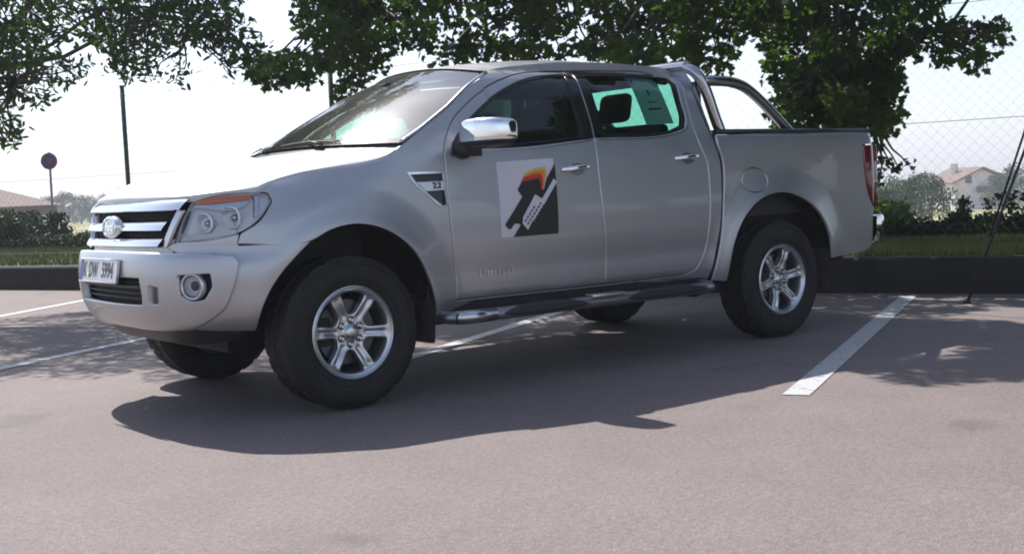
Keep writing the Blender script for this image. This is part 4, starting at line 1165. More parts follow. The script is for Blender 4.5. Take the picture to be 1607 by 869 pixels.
def leaf_mat(name, col, col2, trans=.35, sc=2.5):
    m = bpy.data.materials.new(name); m.use_nodes = True; nt = m.node_tree; b = nt.nodes['Principled BSDF']; out = nt.nodes['Material Output']
    tc = nt.nodes.new('ShaderNodeTexCoord'); n = nt.nodes.new('ShaderNodeTexNoise'); n.inputs['Scale'].default_value = sc; n.inputs['Detail'].default_value = 3
    mx = nt.nodes.new('ShaderNodeMix'); mx.data_type = 'RGBA'; mx.inputs['A'].default_value = (*col, 1); mx.inputs['B'].default_value = (*col2, 1)
    r = nt.nodes.new('ShaderNodeMapRange'); r.inputs['From Min'].default_value = .35; r.inputs['From Max'].default_value = .65
    nt.links.new(tc.outputs['Object'], n.inputs['Vector']); nt.links.new(n.outputs['Fac'], r.inputs['Value']); nt.links.new(r.outputs['Result'], mx.inputs['Factor'])
    nt.links.new(mx.outputs['Result'], b.inputs['Base Color']); b.inputs['Roughness'].default_value = .6; b.inputs['Specular IOR Level'].default_value = .2
    t = nt.nodes.new('ShaderNodeBsdfTranslucent'); sc_ = nt.nodes.new('ShaderNodeVectorMath'); sc_.operation = 'MULTIPLY'; sc_.inputs[1].default_value = (1.5, 1.9, .55)
    nt.links.new(mx.outputs['Result'], sc_.inputs[0]); nt.links.new(sc_.outputs[0], t.inputs['Color'])
    ms = nt.nodes.new('ShaderNodeMixShader'); ms.inputs[0].default_value = trans
    nt.links.new(b.outputs[0], ms.inputs[1]); nt.links.new(t.outputs[0], ms.inputs[2]); nt.links.new(ms.outputs[0], out.inputs['Surface'])
    return m
M['maple'] = leaf_mat('maple_leaf', (.035, .062, .016), (.070, .110, .022), .50)
M['ash'] = leaf_mat('small_leaf', (.040, .072, .026), (.070, .110, .034), .32)
M['hedge'] = leaf_mat('hedge_leaf', (.018, .032, .012), (.034, .055, .018), .10, 1.5)
M['shrub'] = leaf_mat('shrub_leaf', (.05, .085, .03), (.09, .12, .045), .3, 1.5)
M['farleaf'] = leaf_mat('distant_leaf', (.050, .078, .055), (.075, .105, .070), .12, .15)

# ---- asphalt lot (ends under the kerb wall), big land sheet beyond
w = MB()
A0, A1 = -60, 45
w.add([KP(A0, .10), KP(A1, .10), KP(A1, -60), KP(A0, -60)], [(0, 1, 2, 3)])
lot = w.build('car_park', 'asphalt', None, smooth=False); tag(lot, None, None, kind='structure')
def land_z(x, y):
    v = Vector((x, y, 0)) - Vector((3.02, 6.06, 0)); fh = Vector((-.6139, -.7894, 0)).normalized(); rh = Vector((fh.y, -fh.x, 0)); rh = -rh if rh.dot(rt) < 0 else rh
    d = v.dot(fh); lat = v.dot(rh)
    k = ss(17, 34, d)
    return -.03*(1-k) + k*(-.2-.0165*d-.027*lat)
w = MB(); xs = []
g = [-900, -600, -400, -260, -180, -130, -100, -80, -65, -52, -42, -34, -27, -21, -16, -11, -6, 0, 8, 20, 40, 80, 160, 320, 640]
w.grid([[(a, b, land_z(a, b)) for b in g] for a in g])
o = w.build('ground', 'field', None); tag(o, None, None, kind='structure')
# the low retaining wall
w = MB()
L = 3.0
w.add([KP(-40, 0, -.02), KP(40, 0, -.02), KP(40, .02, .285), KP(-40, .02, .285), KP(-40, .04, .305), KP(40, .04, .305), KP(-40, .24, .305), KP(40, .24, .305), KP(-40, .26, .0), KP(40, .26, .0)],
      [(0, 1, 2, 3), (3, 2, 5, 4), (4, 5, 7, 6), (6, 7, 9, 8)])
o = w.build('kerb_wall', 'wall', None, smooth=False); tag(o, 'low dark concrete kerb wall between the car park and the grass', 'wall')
# joints in the wall
w = MB(); rows = []
import itertools
ts = [-40+80*i/160 for i in range(161)]
w.grid([[KP(t, m, z) for t in ts] for m, z in ((.26, .29), (.9, .31), (2.2, .31), (4.2, .30), (7, .27), (9, -.05), (14, -.1))])
o = w.build('grass_bank', 'grassm', None); tag(o, None, None, kind='structure')
# grass blades on the bank
def blades(n, t0, t1, m0, m1, h0, h1, seed):
    r = np.random.default_rng(seed)
    t = r.uniform(t0, t1, n); m = m0+(m1-m0)*r.uniform(0, 1, n)**1.1; h = r.uniform(h0, h1, n); a = r.uniform(0, 6.283, n); ln = r.uniform(-.5, .5, (n, 2))*h[:, None]
    base_ = np.stack([K0.x+KT.x*t+KM.x*m, K0.y+KT.y*t+KM.y*m, np.full(n, .300)], -1)
    wv = np.stack([np.cos(a), np.sin(a), 0*a], -1)*.007
    tip = base_ + np.concatenate([ln, h[:, None]], 1)
    v = np.stack([base_-wv, base_+wv, tip], 1).reshape(-1, 3)
    return v
def raw_mesh(name, v, nper, mat_, parent=None):
    nf = len(v)//nper
    me = bpy.data.meshes.new(name); me.vertices.add(len(v)); me.vertices.foreach_set('co', v.astype(np.float32).ravel())
    me.loops.add(len(v)); me.loops.foreach_set('vertex_index', np.arange(len(v), dtype=np.int32))
    me.polygons.add(nf); me.polygons.foreach_set('loop_start', np.arange(0, len(v), nper, dtype=np.int32)); me.polygons.foreach_set('loop_total', np.full(nf, nper, dtype=np.int32))
    me.materials.append(M[mat_]); me.update(calc_edges=True)
    o = bpy.data.objects.new(name, me); COL.objects.link(o); attach(o, parent); return o
v = np.concatenate([blades(52000, -4, 9, .22, 3.2, .03, .085, 1), blades(30000, 9, 24, .22, 5.5, .04, .10, 2)])
o = raw_mesh('grass', v, 3, 'blade'); tag(o, 'mown green grass on the bank behind the kerb wall', 'grass', kind='stuff')

# ---- painted bay lines
def line(a, b, wd, label):
    a = Vector((*a, 0)); b = Vector((*b, 0)); d = (b-a).normalized(); n = Vector((-d.y, d.x, 0))*wd/2
    w = MB(); k = 14
    w.grid([[tuple(a.lerp(b, i/k)+n+Vector((0, 0, .004))), tuple(a.lerp(b, i/k)-n+Vector((0, 0, .004)))] for i in range(k+1)])
    o = w.build('bay_marking', 'line', None, smooth=False); tag(o, label, 'road marking', 'painted parking bay lines', kind='structure')
line((-1.56, 2.33), (-5.80, .09), .13, 'white bay line running back to the kerb right of the pickup')
line((-.55, -.10), (-4.55, -2.27), .11, 'white bay line passing under the pickup')
line((1.25, -2.15), (-3.5, -5.10), .11, 'white bay line left of the pickup, the nearer one')
line((.9, -5.55), (-2.9, -9.0), .11, 'white bay line left of the pickup, the farther one')

# ---- foliage
def leaf_verts(centres, radii, n_per, size, rng, shape, flat=.0, squash=.75):
    """leaves scattered through spherical clumps; shape: (k,2) outline"""
    out = []
    for c, r, n in zip(centres, radii, n_per):
        d = rng.normal(size=(n, 3)); d /= np.linalg.norm(d, axis=1)[:, None]+1e-9
        p = d*(rng.uniform(0, 1, n)**.45)[:, None]*r; p[:, 2] *= squash; p += np.asarray(c)
        nn = rng.normal(size=(n, 3)); nn[:, 2] = nn[:, 2]+flat; nn /= np.linalg.norm(nn, axis=1)[:, None]
        a = rng.normal(size=(n, 3)); a -= (a*nn).sum(1)[:, None]*nn; a /= np.linalg.norm(a, axis=1)[:, None]; b = np.cross(nn, a)
        s = size*rng.uniform(.6, 1.25, n)
        sh = np.asarray(shape)
        q = p[:, None, :] + s[:, None, None]*(sh[None, :, 0:1]*a[:, None, :] + sh[None, :, 1:2]*b[:, None, :])
        q += nn[:, None, :]*(s[:, None, None]*.25*(np.abs(sh[None, :, 1:2])))
        out.append(q.reshape(-1, 3))
    return np.concatenate(out)
MAPLE_SH = [(0, 0), (.12, .32), (-.02, .50), (.30, .36), (.45, .62), (.58, .30), (1.0, .0), (.58, -.30), (.45, -.62), (.30, -.36), (-.02, -.50), (.12, -.32)]
ASH_SH = [(0, 0), (.3, .17), (.7, .15), (1.0, 0), (.7, -.15), (.3, -.17)]
OVAL_SH = [(0, 0), (.25, .26), (.65, .28), (1.0, 0), (.65, -.28), (.25, -.26)]
MAPLE= [[-3.69, -3.94, 3.12, 0.15], [-8.0, -1.69, 1.88, 0.15], [-4.84, -2.26, 2.67, 0.14], [-7.57, -2.14, 1.9, 0.15], [-7.53, -1.63, 3.04, 0.2], [-5.23, -2.98, 2.95, 0.14], [-8.25, -1.92, 2.3, 0.22], [-5.44, -3.2, 2.62, 0.18], [-3.85, -5.18, 2.99, 0.13], [-2.49, -4.42, 2.32, 0.19], [-5.94, -4.15, 2.89, 0.15], [-5.0, -3.69, 3.01, 0.16], [-4.87, -4.64, 2.53, 0.14], [-6.07, -1.47, 2.12, 0.17], [-2.84, -3.37, 2.46, 0.21], [-7.79, -1.73, 1.62, 0.24], [-4.05, -3.8, 2.98, 0.15], [-3.64, -2.81, 3.07, 0.15], [-6.31, -1.5, 2.51, 0.14], [-3.06, -3.3, 3.03, 0.15], [-5.29, -1.49, 2.77, 0.18], [-3.54, -5.25, 2.6, 0.18], [-3.15, -3.11, 2.51, 0.18], [-5.98, -0.87, 2.22, 0.16], [-3.47, -3.54, 2.88, 0.23], [-3.93, -5.54, 3.48, 0.19], [-6.72, -1.8, 1.96, 0.14], [-7.46, -2.3, 2.2, 0.19], [-8.79, -1.87, 3.19, 0.24], [-6.96, -3.07, 3.3, 0.14], [-8.39, -1.88, 3.26, 0.14], [-8.06, -2.06, 2.35, 0.15], [-6.92, -3.03, 2.8, 0.22], [-4.23, -2.22, 2.27, 0.13], [-6.4, -3.32, 2.54, 0.2], [-3.65, -5.17, 2.88, 0.19], [-7.11, -1.75, 3.03, 0.17], [-3.63, -5.54, 2.48, 0.19], [-7.55, -2.55, 3.22, 0.15], [-3.51, -4.4, 3.11, 0.17], [-6.02, -1.84, 3.09, 0.19], [-4.73, -2.62, 3.02, 0.22], [-5.77, -1.96, 2.17, 0.23], [-5.41, -3.84, 3.16, 0.17], [-3.42, -5.53, 3.29, 0.15], [-7.55, -1.48, 2.55, 0.17], [-5.72, -2.37, 3.02, 0.23], [-3.55, -2.77, 2.64, 0.13], [-6.89, -1.06, 1.96, 0.16], [-5.21, -4.11, 2.75, 0.16], [-4.26, -2.79, 3.11, 0.19], [-5.01, -1.85, 2.57, 0.16], [-7.76, -1.16, 2.7, 0.15], [-2.86, -4.33, 3.23, 0.14], [-7.01, -1.3, 2.68, 0.21], [-6.92, -1.34, 2.57, 0.18], [-3.87, -5.3, 3.26, 0.22], [-7.14, -1.06, 1.6, 0.22], [-6.05, -2.89, 3.22, 0.16], [-6.69, -1.21, 2.03, 0.23], [-6.54, -3.14, 2.78, 0.23], [-5.36, -3.24, 2.4, 0.16], [-7.27, -3.08, 3.2, 0.22], [-5.94, -3.69, 3.41, 0.2], [-6.47, -2.04, 3.11, 0.15], [-4.3, -4.11, 2.73, 0.13], [-8.13, -1.64, 2.76, 0.17], [-3.2, -3.04, 2.36, 0.16], [-5.14, -4.74, 2.73, 0.15], [-4.35, -4.23, 2.45, 0.23], [-7.21, -0.56, 2.71, 0.24], [-8.77, -1.67, 3.18, 0.21], [-2.65, -3.87, 2.9, 0.18], [-5.2, -2.58, 2.33, 0.21], [-3.84, -4.39, 2.98, 0.15], [-7.28, -0.95, 2.75, 0.24], [-4.47, -3.25, 3.01, 0.18], [-4.48, -2.98, 3.0, 0.19], [-8.38, -2.14, 2.49, 0.19], [-3.62, -4.6, 2.39, 0.2], [-3.44, -4.23, 2.86, 0.16], [-5.67, -2.21, 2.87, 0.2], [-6.12, -3.55, 2.77, 0.15], [-3.96, -4.0, 3.22, 0.23], [-3.34, -3.78, 2.51, 0.21], [-6.13, -0.84, 1.72, 0.18], [-3.5, -5.77, 2.84, 0.16], [-7.69, -2.09, 1.65, 0.15], [-6.77, -0.22, 2.86, 0.16], [-3.22, -5.13, 2.39, 0.2], [-6.67, -2.01, 2.34, 0.16], [-6.47, -3.63, 3.1, 0.21], [-4.57, -3.38, 2.87, 0.21], [-4.58, -4.56, 3.3, 0.14], [-7.42, -0.82, 2.5, 0.21], [-6.81, -1.53, 1.99, 0.21], [-5.8, -1.41, 2.59, 0.17], [-7.37, -2.46, 3.05, 0.22], [-7.1, -2.0, 3.11, 0.15], [-5.8, -0.99, 2.62, 0.18], [-4.51, -3.83, 2.4, 0.21], [-6.95, -2.75, 2.6, 0.23], [-5.03, -1.56, 2.59, 0.17], [-7.52, -2.21, 3.01, 0.23], [-4.86, -3.81, 2.45, 0.2], [-5.13, -2.51, 3.04, 0.14], [-5.1, -3.28, 3.12, 0.16], [-6.45, -3.48, 2.95, 0.13], [-3.07, -4.31, 3.03, 0.19], [-6.34, -1.35, 2.31, 0.14], [-5.09, -1.97, 2.15, 0.19], [-4.29, -4.42, 2.69, 0.13], [-8.06, -1.94, 2.95, 0.13], [-5.69, -3.62, 2.95, 0.21], [-6.19, -1.85, 2.47, 0.17], [-7.49, -2.64, 2.1, 0.18], [-3.32, -4.54, 2.36, 0.21], [-5.05, -2.69, 2.73, 0.16], [-5.96, -2.52, 2.51, 0.2], [-4.6, -3.92, 2.99, 0.2], [-5.05, -3.68, 2.6, 0.19], [-6.36, -3.35, 2.7, 0.23], [-2.62, -3.92, 2.47, 0.16], [-4.58, -3.74, 2.74, 0.19], [-3.02, -3.88, 2.4, 0.22], [-7.21, -1.58, 3.08, 0.16], [-3.38, -5.71, 2.57, 0.15], [-7.48, -1.96, 2.63, 0.2], [-4.39, -4.65, 2.95, 0.19], [-7.8, -2.49, 1.83, 0.14], [-6.91, -2.61, 2.78, 0.22], [-4.76, -3.2, 2.71, 0.21], [-4.5, -4.0, 3.14, 0.15], [-6.49, -1.29, 2.67, 0.14], [-2.9, -3.45, 3.05, 0.21], [-6.76, -1.87, 1.76, 0.14], [-6.57, -2.64, 2.54, 0.15], [-5.12, -4.42, 2.59, 0.19], [-5.74, -1.75, 2.7, 0.23], [-6.58, -1.74, 2.36, 0.23], [-6.43, -1.1, 2.72, 0.19], [-4.51, -2.73, 2.49, 0.16], [-4.49, -3.54, 3.17, 0.22], [-8.17, -1.98, 1.82, 0.17], [-4.7, -1.91, 2.12, 0.19], [-5.68, -2.75, 3.17, 0.19], [-3.02, -4.94, 2.87, 0.13], [-6.79, -1.26, 2.33, 0.15], [-7.06, -1.79, 2.5, 0.17], [-7.77, -1.3, 2.39, 0.14], [-3.42, -3.99, 2.72, 0.18], [-2.9, -4.39, 2.84, 0.18], [-3.9, -4.37, 2.85, 0.22], [-5.85, -2.36, 2.26, 0.22], [-2.04, -3.92, 2.24, 0.19], [-5.56, -2.38, 2.83, 0.18], [-8.35, -2.01, 3.09, 0.23], [-6.82, -2.71, 2.4, 0.14], [-4.6, -2.93, 3.17, 0.14], [-5.8, -3.18, 3.01, 0.15], [-5.61, -4.05, 2.46, 0.13], [-6.27, -1.1, 2.09, 0.17], [-6.36, -1.95, 2.92, 0.14], [-3.84, -3.56, 2.79, 0.19], [-5.19, -1.61, 2.45, 0.17], [-5.5, -3.93, 3.0, 0.14], [-6.69, -0.75, 2.27, 0.14], [-5.32, -4.56, 3.18, 0.23], [-5.23, -1.68, 2.94, 0.22], [-3.04, -4.14, 2.87, 0.23], [-5.97, -1.37, 2.6, 0.19], [-3.28, -4.51, 2.62, 0.2], [-5.45, -1.89, 2.31, 0.2], [-3.79, -4.51, 3.11, 0.2], [-6.56, -2.79, 2.95, 0.21], [-6.11, -3.84, 2.42, 0.17], [-3.28, -4.29, 2.69, 0.15], [-7.79, -1.14, 2.36, 0.14], [-3.63, -5.35, 3.5, 0.18], [-7.6, -1.35, 2.83, 0.21], [-4.13, -2.69, 2.25, 0.21], [-5.49, -1.32, 2.66, 0.23], [-2.53, -3.56, 2.56, 0.2], [-4.52, -2.46, 2.84, 0.18], [-6.33, -0.97, 2.14, 0.23], [-7.46, -1.61, 2.5, 0.16], [-6.35, -0.86, 1.65, 0.22], [-6.76, -0.34, 2.53, 0.2], [-4.72, -1.85, 2.27, 0.15], [-5.95, -1.41, 3.02, 0.22], [-6.24, -3.46, 2.81, 0.23], [-5.97, -3.47, 2.61, 0.22], [-3.76, -3.22, 3.13, 0.16], [-7.61, -2.77, 2.71, 0.24], [-4.43, -3.26, 3.22, 0.22], [-4.79, -4.97, 3.54, 0.18], [-4.14, -4.69, 3.41, 0.18], [-4.52, -4.18, 2.62, 0.17], [-6.46, -0.51, 2.35, 0.19], [-3.28, -5.38, 3.1, 0.15], [-3.0, -4.42, 3.14, 0.18], [-3.23, -2.97, 2.84, 0.16], [-4.4, -2.98, 2.71, 0.23], [-4.58, -4.22, 3.04, 0.14], [-7.02, -1.36, 1.93, 0.2], [-7.48, -1.05, 2.49, 0.13], [-4.4, -2.47, 3.08, 0.22], [-6.57, -1.58, 1.61, 0.2], [-7.67, -1.52, 2.75, 0.18], [-7.05, -0.96, 1.98, 0.22], [-7.18, -2.0, 2.69, 0.23], [-7.56, -1.78, 1.57, 0.21], [-2.35, -3.77, 2.14, 0.16], [-7.57, -1.25, 2.96, 0.14], [-5.53, -3.21, 2.48, 0.19], [-6.89, -0.8, 2.17, 0.22], [-6.46, -0.73, 2.9, 0.21], [-7.19, -1.26, 2.02, 0.19], [-6.76, -1.54, 1.67, 0.21], [-6.93, -1.37, 1.55, 0.19], [-7.38, -1.58, 1.95, 0.15], [-7.29, -1.71, 1.97, 0.19], [-7.06, -1.25, 1.79, 0.17], [-8.17, -1.84, 1.7, 0.24], [-7.84, -1.65, 1.5, 0.17], [-7.23, -1.63, 1.75, 0.24], [-7.22, -1.08, 1.8, 0.21], [-6.57, -1.3, 1.79, 0.18], [-7.97, -1.92, 1.68, 0.22], [-7.56, -2.5, 1.72, 0.15], [-6.55, -1.53, 1.93, 0.2], [-6.82, -1.93, 1.83, 0.21], [-7.07, -1.03, 2.07, 0.22], [-7.29, -1.83, 2.15, 0.18], [-7.05, -2.04, 2.11, 0.16], [-7.42, -2.15, 1.57, 0.18], [-7.31, -1.1, 1.96, 0.16], [-7.41, -1.92, 1.53, 0.2], [-7.93, -2.07, 2.2, 0.15], [-6.84, -1.12, 1.46, 0.19], [-7.07, -1.74, 1.99, 0.22], [-6.91, -1.74, 2.13, 0.15], [-7.19, -2.01, 1.82, 0.21], [-8.04, -1.62, 1.56, 0.22], [-7.95, -1.2, 2.19, 0.1], [-7.5, -0.6, 2.3, 0.13], [-8.47, -0.74, 2.32, 0.14], [-7.74, -0.31, 2.09, 0.11], [-8.28, -0.9, 2.15, 0.09], [-7.86, -1.09, 2.36, 0.13], [-7.83, -0.48, 2.33, 0.13], [-7.16, -0.33, 2.05, 0.12], [-7.32, -0.62, 2.15, 0.1], [-8.09, -0.79, 2.34, 0.11], [-7.44, 0.03, 2.16, 0.09], [-7.07, -0.73, 2.19, 0.13], [-8.08, -0.7, 2.24, 0.12], [-8.57, -0.64, 2.41, 0.1], [-8.29, -0.75, 2.04, 0.11], [-7.76, -0.29, 2.34, 0.15], [-7.8, -0.74, 2.23, 0.12], [-8.19, -0.85, 2.46, 0.11], [-6.94, -0.76, 2.2, 0.15], [-7.5, -0.27, 2.08, 0.11], [-8.04, -1.07, 2.42, 0.13], [-7.18, -0.33, 2.34, 0.13], [-7.57, -0.71, 2.08, 0.09], [-2.33, -4.49, 2.17, 0.13], [-2.45, -4.39, 2.15, 0.13], [-2.56, -4.31, 2.18, 0.13], [-2.94, -4.0, 2.1, 0.13], [-2.89, -4.04, 1.99, 0.13], [-3.02, -3.95, 2.13, 0.13], [-2.75, -4.18, 2.3, 0.13], [-6.14, -1.48, 1.68, 0.13], [-6.08, -1.51, 1.57, 0.13], [-6.18, -1.44, 1.56, 0.13]]
SHOOT= [[-7.44, -1.33, 1.33, 0.07], [-7.51, -1.28, 1.41, 0.07], [-7.45, -1.3, 1.09, 0.07], [-7.52, -1.25, 1.13, 0.07], [-7.58, -1.2, 1.08, 0.07], [-7.65, -1.14, 1.11, 0.07], [-7.42, -1.31, 0.95, 0.07], [-7.41, -1.34, 1.17, 0.07]]
ASH= [[-0.55, -5.3, 3.17, 0.19], [-0.24, -5.47, 3.04, 0.18], [-0.99, -4.48, 2.27, 0.16], [-1.77, -3.98, 3.01, 0.19], [-1.17, -4.92, 2.86, 0.18], [-0.57, -6.42, 2.7, 0.22], [-1.25, -4.43, 2.88, 0.21], [-0.45, -7.23, 3.54, 0.23], [-1.7, -6.22, 2.8, 0.22], [-1.55, -4.35, 2.62, 0.21], [-1.61, -4.07, 2.61, 0.22], [-0.52, -7.13, 2.5, 0.24], [-2.27, -5.53, 3.28, 0.22], [-2.19, -5.57, 2.94, 0.16], [-0.53, -4.95, 2.61, 0.18], [-0.61, -6.7, 3.09, 0.14], [-1.41, -4.56, 2.77, 0.16], [-1.23, -6.83, 3.27, 0.16], [-0.34, -5.46, 2.44, 0.15], [-1.71, -3.95, 2.68, 0.17], [-0.87, -7.1, 3.03, 0.15], [-0.27, -6.5, 3.21, 0.18], [-1.53, -6.58, 3.0, 0.19], [-0.61, -4.59, 2.99, 0.19], [-0.84, -5.94, 2.95, 0.24], [-2.31, -4.58, 2.45, 0.18], [-0.27, -5.62, 2.36, 0.23], [-0.37, -4.83, 2.74, 0.24], [-1.03, -5.67, 3.07, 0.24], [-1.57, -4.42, 3.06, 0.18], [-0.22, -5.78, 3.23, 0.22], [-0.23, -5.93, 3.08, 0.17], [-0.03, -5.41, 2.85, 0.24], [-0.93, -5.2, 2.85, 0.15], [-1.66, -5.6, 2.71, 0.24], [-1.16, -4.04, 2.48, 0.17], [-0.27, -5.0, 2.56, 0.21], [-1.35, -4.8, 2.44, 0.15], [-1.64, -5.17, 3.32, 0.2], [-0.45, -5.57, 3.08, 0.19], [-1.36, -5.69, 3.2, 0.24], [-0.81, -4.87, 2.62, 0.15], [-2.34, -5.75, 3.15, 0.15], [-1.64, -5.96, 3.36, 0.23], [-0.12, -6.06, 2.68, 0.18], [-1.71, -6.06, 2.66, 0.23], [-1.08, -4.51, 2.9, 0.21], [-0.75, -6.67, 3.14, 0.24], [0.01, -5.41, 2.39, 0.19], [-2.02, -5.82, 3.32, 0.21], [-1.83, -4.03, 2.34, 0.17], [-1.91, -5.51, 3.0, 0.15], [-0.21, -4.95, 3.08, 0.17], [-0.05, -5.08, 2.5, 0.22], [-0.18, -5.64, 2.69, 0.18], [-1.93, -4.48, 2.93, 0.18], [-0.6, -5.73, 2.98, 0.2], [-1.19, -5.89, 3.22, 0.2], [-1.87, -4.28, 2.52, 0.21], [-1.14, -6.37, 3.07, 0.23], [-1.38, -5.94, 3.43, 0.16], [-2.23, -5.96, 3.0, 0.19], [-1.59, -4.46, 2.88, 0.22], [-0.87, -4.54, 2.47, 0.14], [-1.32, -5.35, 2.8, 0.24], [-1.55, -5.25, 2.89, 0.18], [-1.79, -4.41, 2.53, 0.22], [-0.98, -6.79, 2.83, 0.18], [-1.72, -5.53, 3.22, 0.22], [0.01, -5.78, 2.51, 0.2], [-0.33, -6.55, 2.66, 0.16], [-0.14, -6.25, 2.36, 0.16], [-0.65, -6.95, 3.53, 0.24], [-1.09, -5.05, 2.86, 0.21], [-2.18, -6.07, 3.53, 0.17], [-0.28, -5.46, 2.7, 0.21], [-1.59, -5.53, 3.22, 0.17], [-0.79, -5.89, 3.06, 0.14], [-1.05, -5.32, 2.63, 0.22], [-0.52, -7.37, 3.03, 0.17], [-0.6, -4.89, 3.12, 0.19], [-2.15, -5.23, 3.37, 0.21], [-1.61, -6.18, 3.47, 0.23], [-2.33, -4.97, 3.03, 0.16], [-0.65, -4.97, 2.62, 0.15], [-1.49, -4.59, 2.95, 0.16], [-0.2, -5.63, 2.87, 0.22], [-2.23, -5.16, 2.74, 0.16], [-1.4, -5.66, 2.6, 0.2], [-1.89, -5.49, 2.7, 0.18], [-2.07, -5.39, 2.66, 0.21], [-1.07, -5.21, 3.03, 0.16], [-1.56, -5.62, 2.94, 0.2], [-0.94, -4.58, 2.34, 0.22], [-2.04, -4.28, 3.16, 0.15], [-1.68, -5.97, 2.41, 0.17], [-0.33, -5.0, 3.09, 0.2], [-1.16, -5.65, 3.29, 0.21], [-1.84, -4.01, 2.66, 0.2], [-2.19, -4.62, 2.57, 0.21], [0.08, -5.36, 2.88, 0.16], [-1.07, -5.7, 3.35, 0.2], [-2.23, -4.68, 3.11, 0.17], [-1.72, -5.55, 2.83, 0.15], [-1.46, -6.15, 2.83, 0.21], [-1.86, -3.49, 2.22, 0.18], [-0.52, -5.49, 2.74, 0.16], [-0.56, -5.52, 3.29, 0.23], [-1.02, -6.95, 3.32, 0.17], [-1.2, -4.43, 3.13, 0.24], [-1.64, -5.76, 2.83, 0.18], [-0.31, -6.14, 2.5, 0.17], [-1.12, -6.86, 3.58, 0.15], [-1.76, -5.39, 2.52, 0.2], [-0.73, -5.5, 3.12, 0.2], [-1.85, -4.85, 3.24, 0.22], [-2.21, -5.31, 2.93, 0.22], [-0.49, -5.69, 3.33, 0.21], [-2.35, -5.23, 3.37, 0.17], [-0.42, -5.23, 2.52, 0.23], [-1.17, -5.13, 2.99, 0.19], [-1.6, -4.92, 2.72, 0.21], [-2.34, -4.84, 2.4, 0.22], [-1.64, -4.42, 2.98, 0.16], [-0.41, -5.15, 2.34, 0.12], [-0.3, -5.49, 2.3, 0.1], [-0.92, -5.81, 2.25, 0.1], [-0.32, -5.64, 2.15, 0.13], [-0.37, -5.96, 2.43, 0.14], [-0.4, -4.83, 2.11, 0.13], [-0.71, -6.02, 2.64, 0.11], [-0.36, -6.62, 2.06, 0.13], [-0.24, -5.61, 1.76, 0.13], [-0.73, -6.23, 2.33, 0.15], [-0.51, -4.77, 2.27, 0.14], [-0.66, -4.84, 2.3, 0.11], [-0.62, -5.86, 2.07, 0.14], [-0.05, -5.09, 1.89, 0.1], [-0.33, -6.05, 2.34, 0.13], [-0.32, -5.25, 2.05, 0.11], [-0.5, -6.2, 2.08, 0.11], [-0.33, -6.55, 2.25, 0.1], [-0.59, -6.04, 2.23, 0.14], [-0.03, -5.14, 1.77, 0.13], [0.04, -5.29, 1.63, 0.12], [-0.33, -6.0, 2.22, 0.1], [-0.54, -6.34, 1.94, 0.13], [-0.67, -5.6, 2.48, 0.13], [-0.43, -6.6, 2.5, 0.15], [-0.82, -6.15, 2.36, 0.14], [-0.16, -5.37, 2.04, 0.1], [-0.76, -4.98, 2.21, 0.1], [-0.93, -6.03, 2.53, 0.13], [-0.48, -6.16, 1.71, 0.13], [-0.45, -5.63, 2.37, 0.13], [-0.24, -6.44, 1.92, 0.1], [-0.1, -5.42, 1.67, 0.11], [0.05, -5.13, 2.22, 0.13], [-0.29, -4.8, 2.39, 0.15], [-0.19, -5.78, 2.11, 0.12], [-0.42, -5.8, 2.45, 0.13], [-0.25, -5.28, 1.77, 0.13], [-0.91, -6.12, 2.3, 0.11], [-0.26, -6.52, 2.15, 0.12], [0.05, -5.2, 1.73, 0.14], [-0.06, -5.62, 2.38, 0.15], [-1.33, -4.63, 2.2, 0.12], [-1.47, -4.52, 2.16, 0.12], [-1.27, -4.69, 2.29, 0.12], [-1.54, -4.47, 2.25, 0.12], [-1.82, -4.26, 2.33, 0.12], [-1.86, -4.23, 2.22, 0.12], [-0.55, -5.23, 2.04, 0.12], [-0.8, -5.06, 2.34, 0.12], [-0.25, -5.43, 1.71, 0.12], [-1.13, -4.79, 2.22, 0.12]]

def limb(w, a, b, r0, r1, sag=.0, n=7, seg=7, wob=.06):
    a = Vector(a); b = Vector(b); L = (b-a).length; pts = []; rs = []
    ph = random.uniform(0, 6)
    for i in range(n+1):
        t = i/n; p = a.lerp(b, t); p.z += sag*math.sin(math.pi*t)*L
        p += Vector((math.sin(ph+5*t), math.cos(ph*1.3+4*t), math.sin(ph*.7+6*t)))*wob*L*math.sin(math.pi*t)
        pts.append(p); rs.append(r0+(r1-r0)*t)
    w.tube(pts, rs, seg); return pts

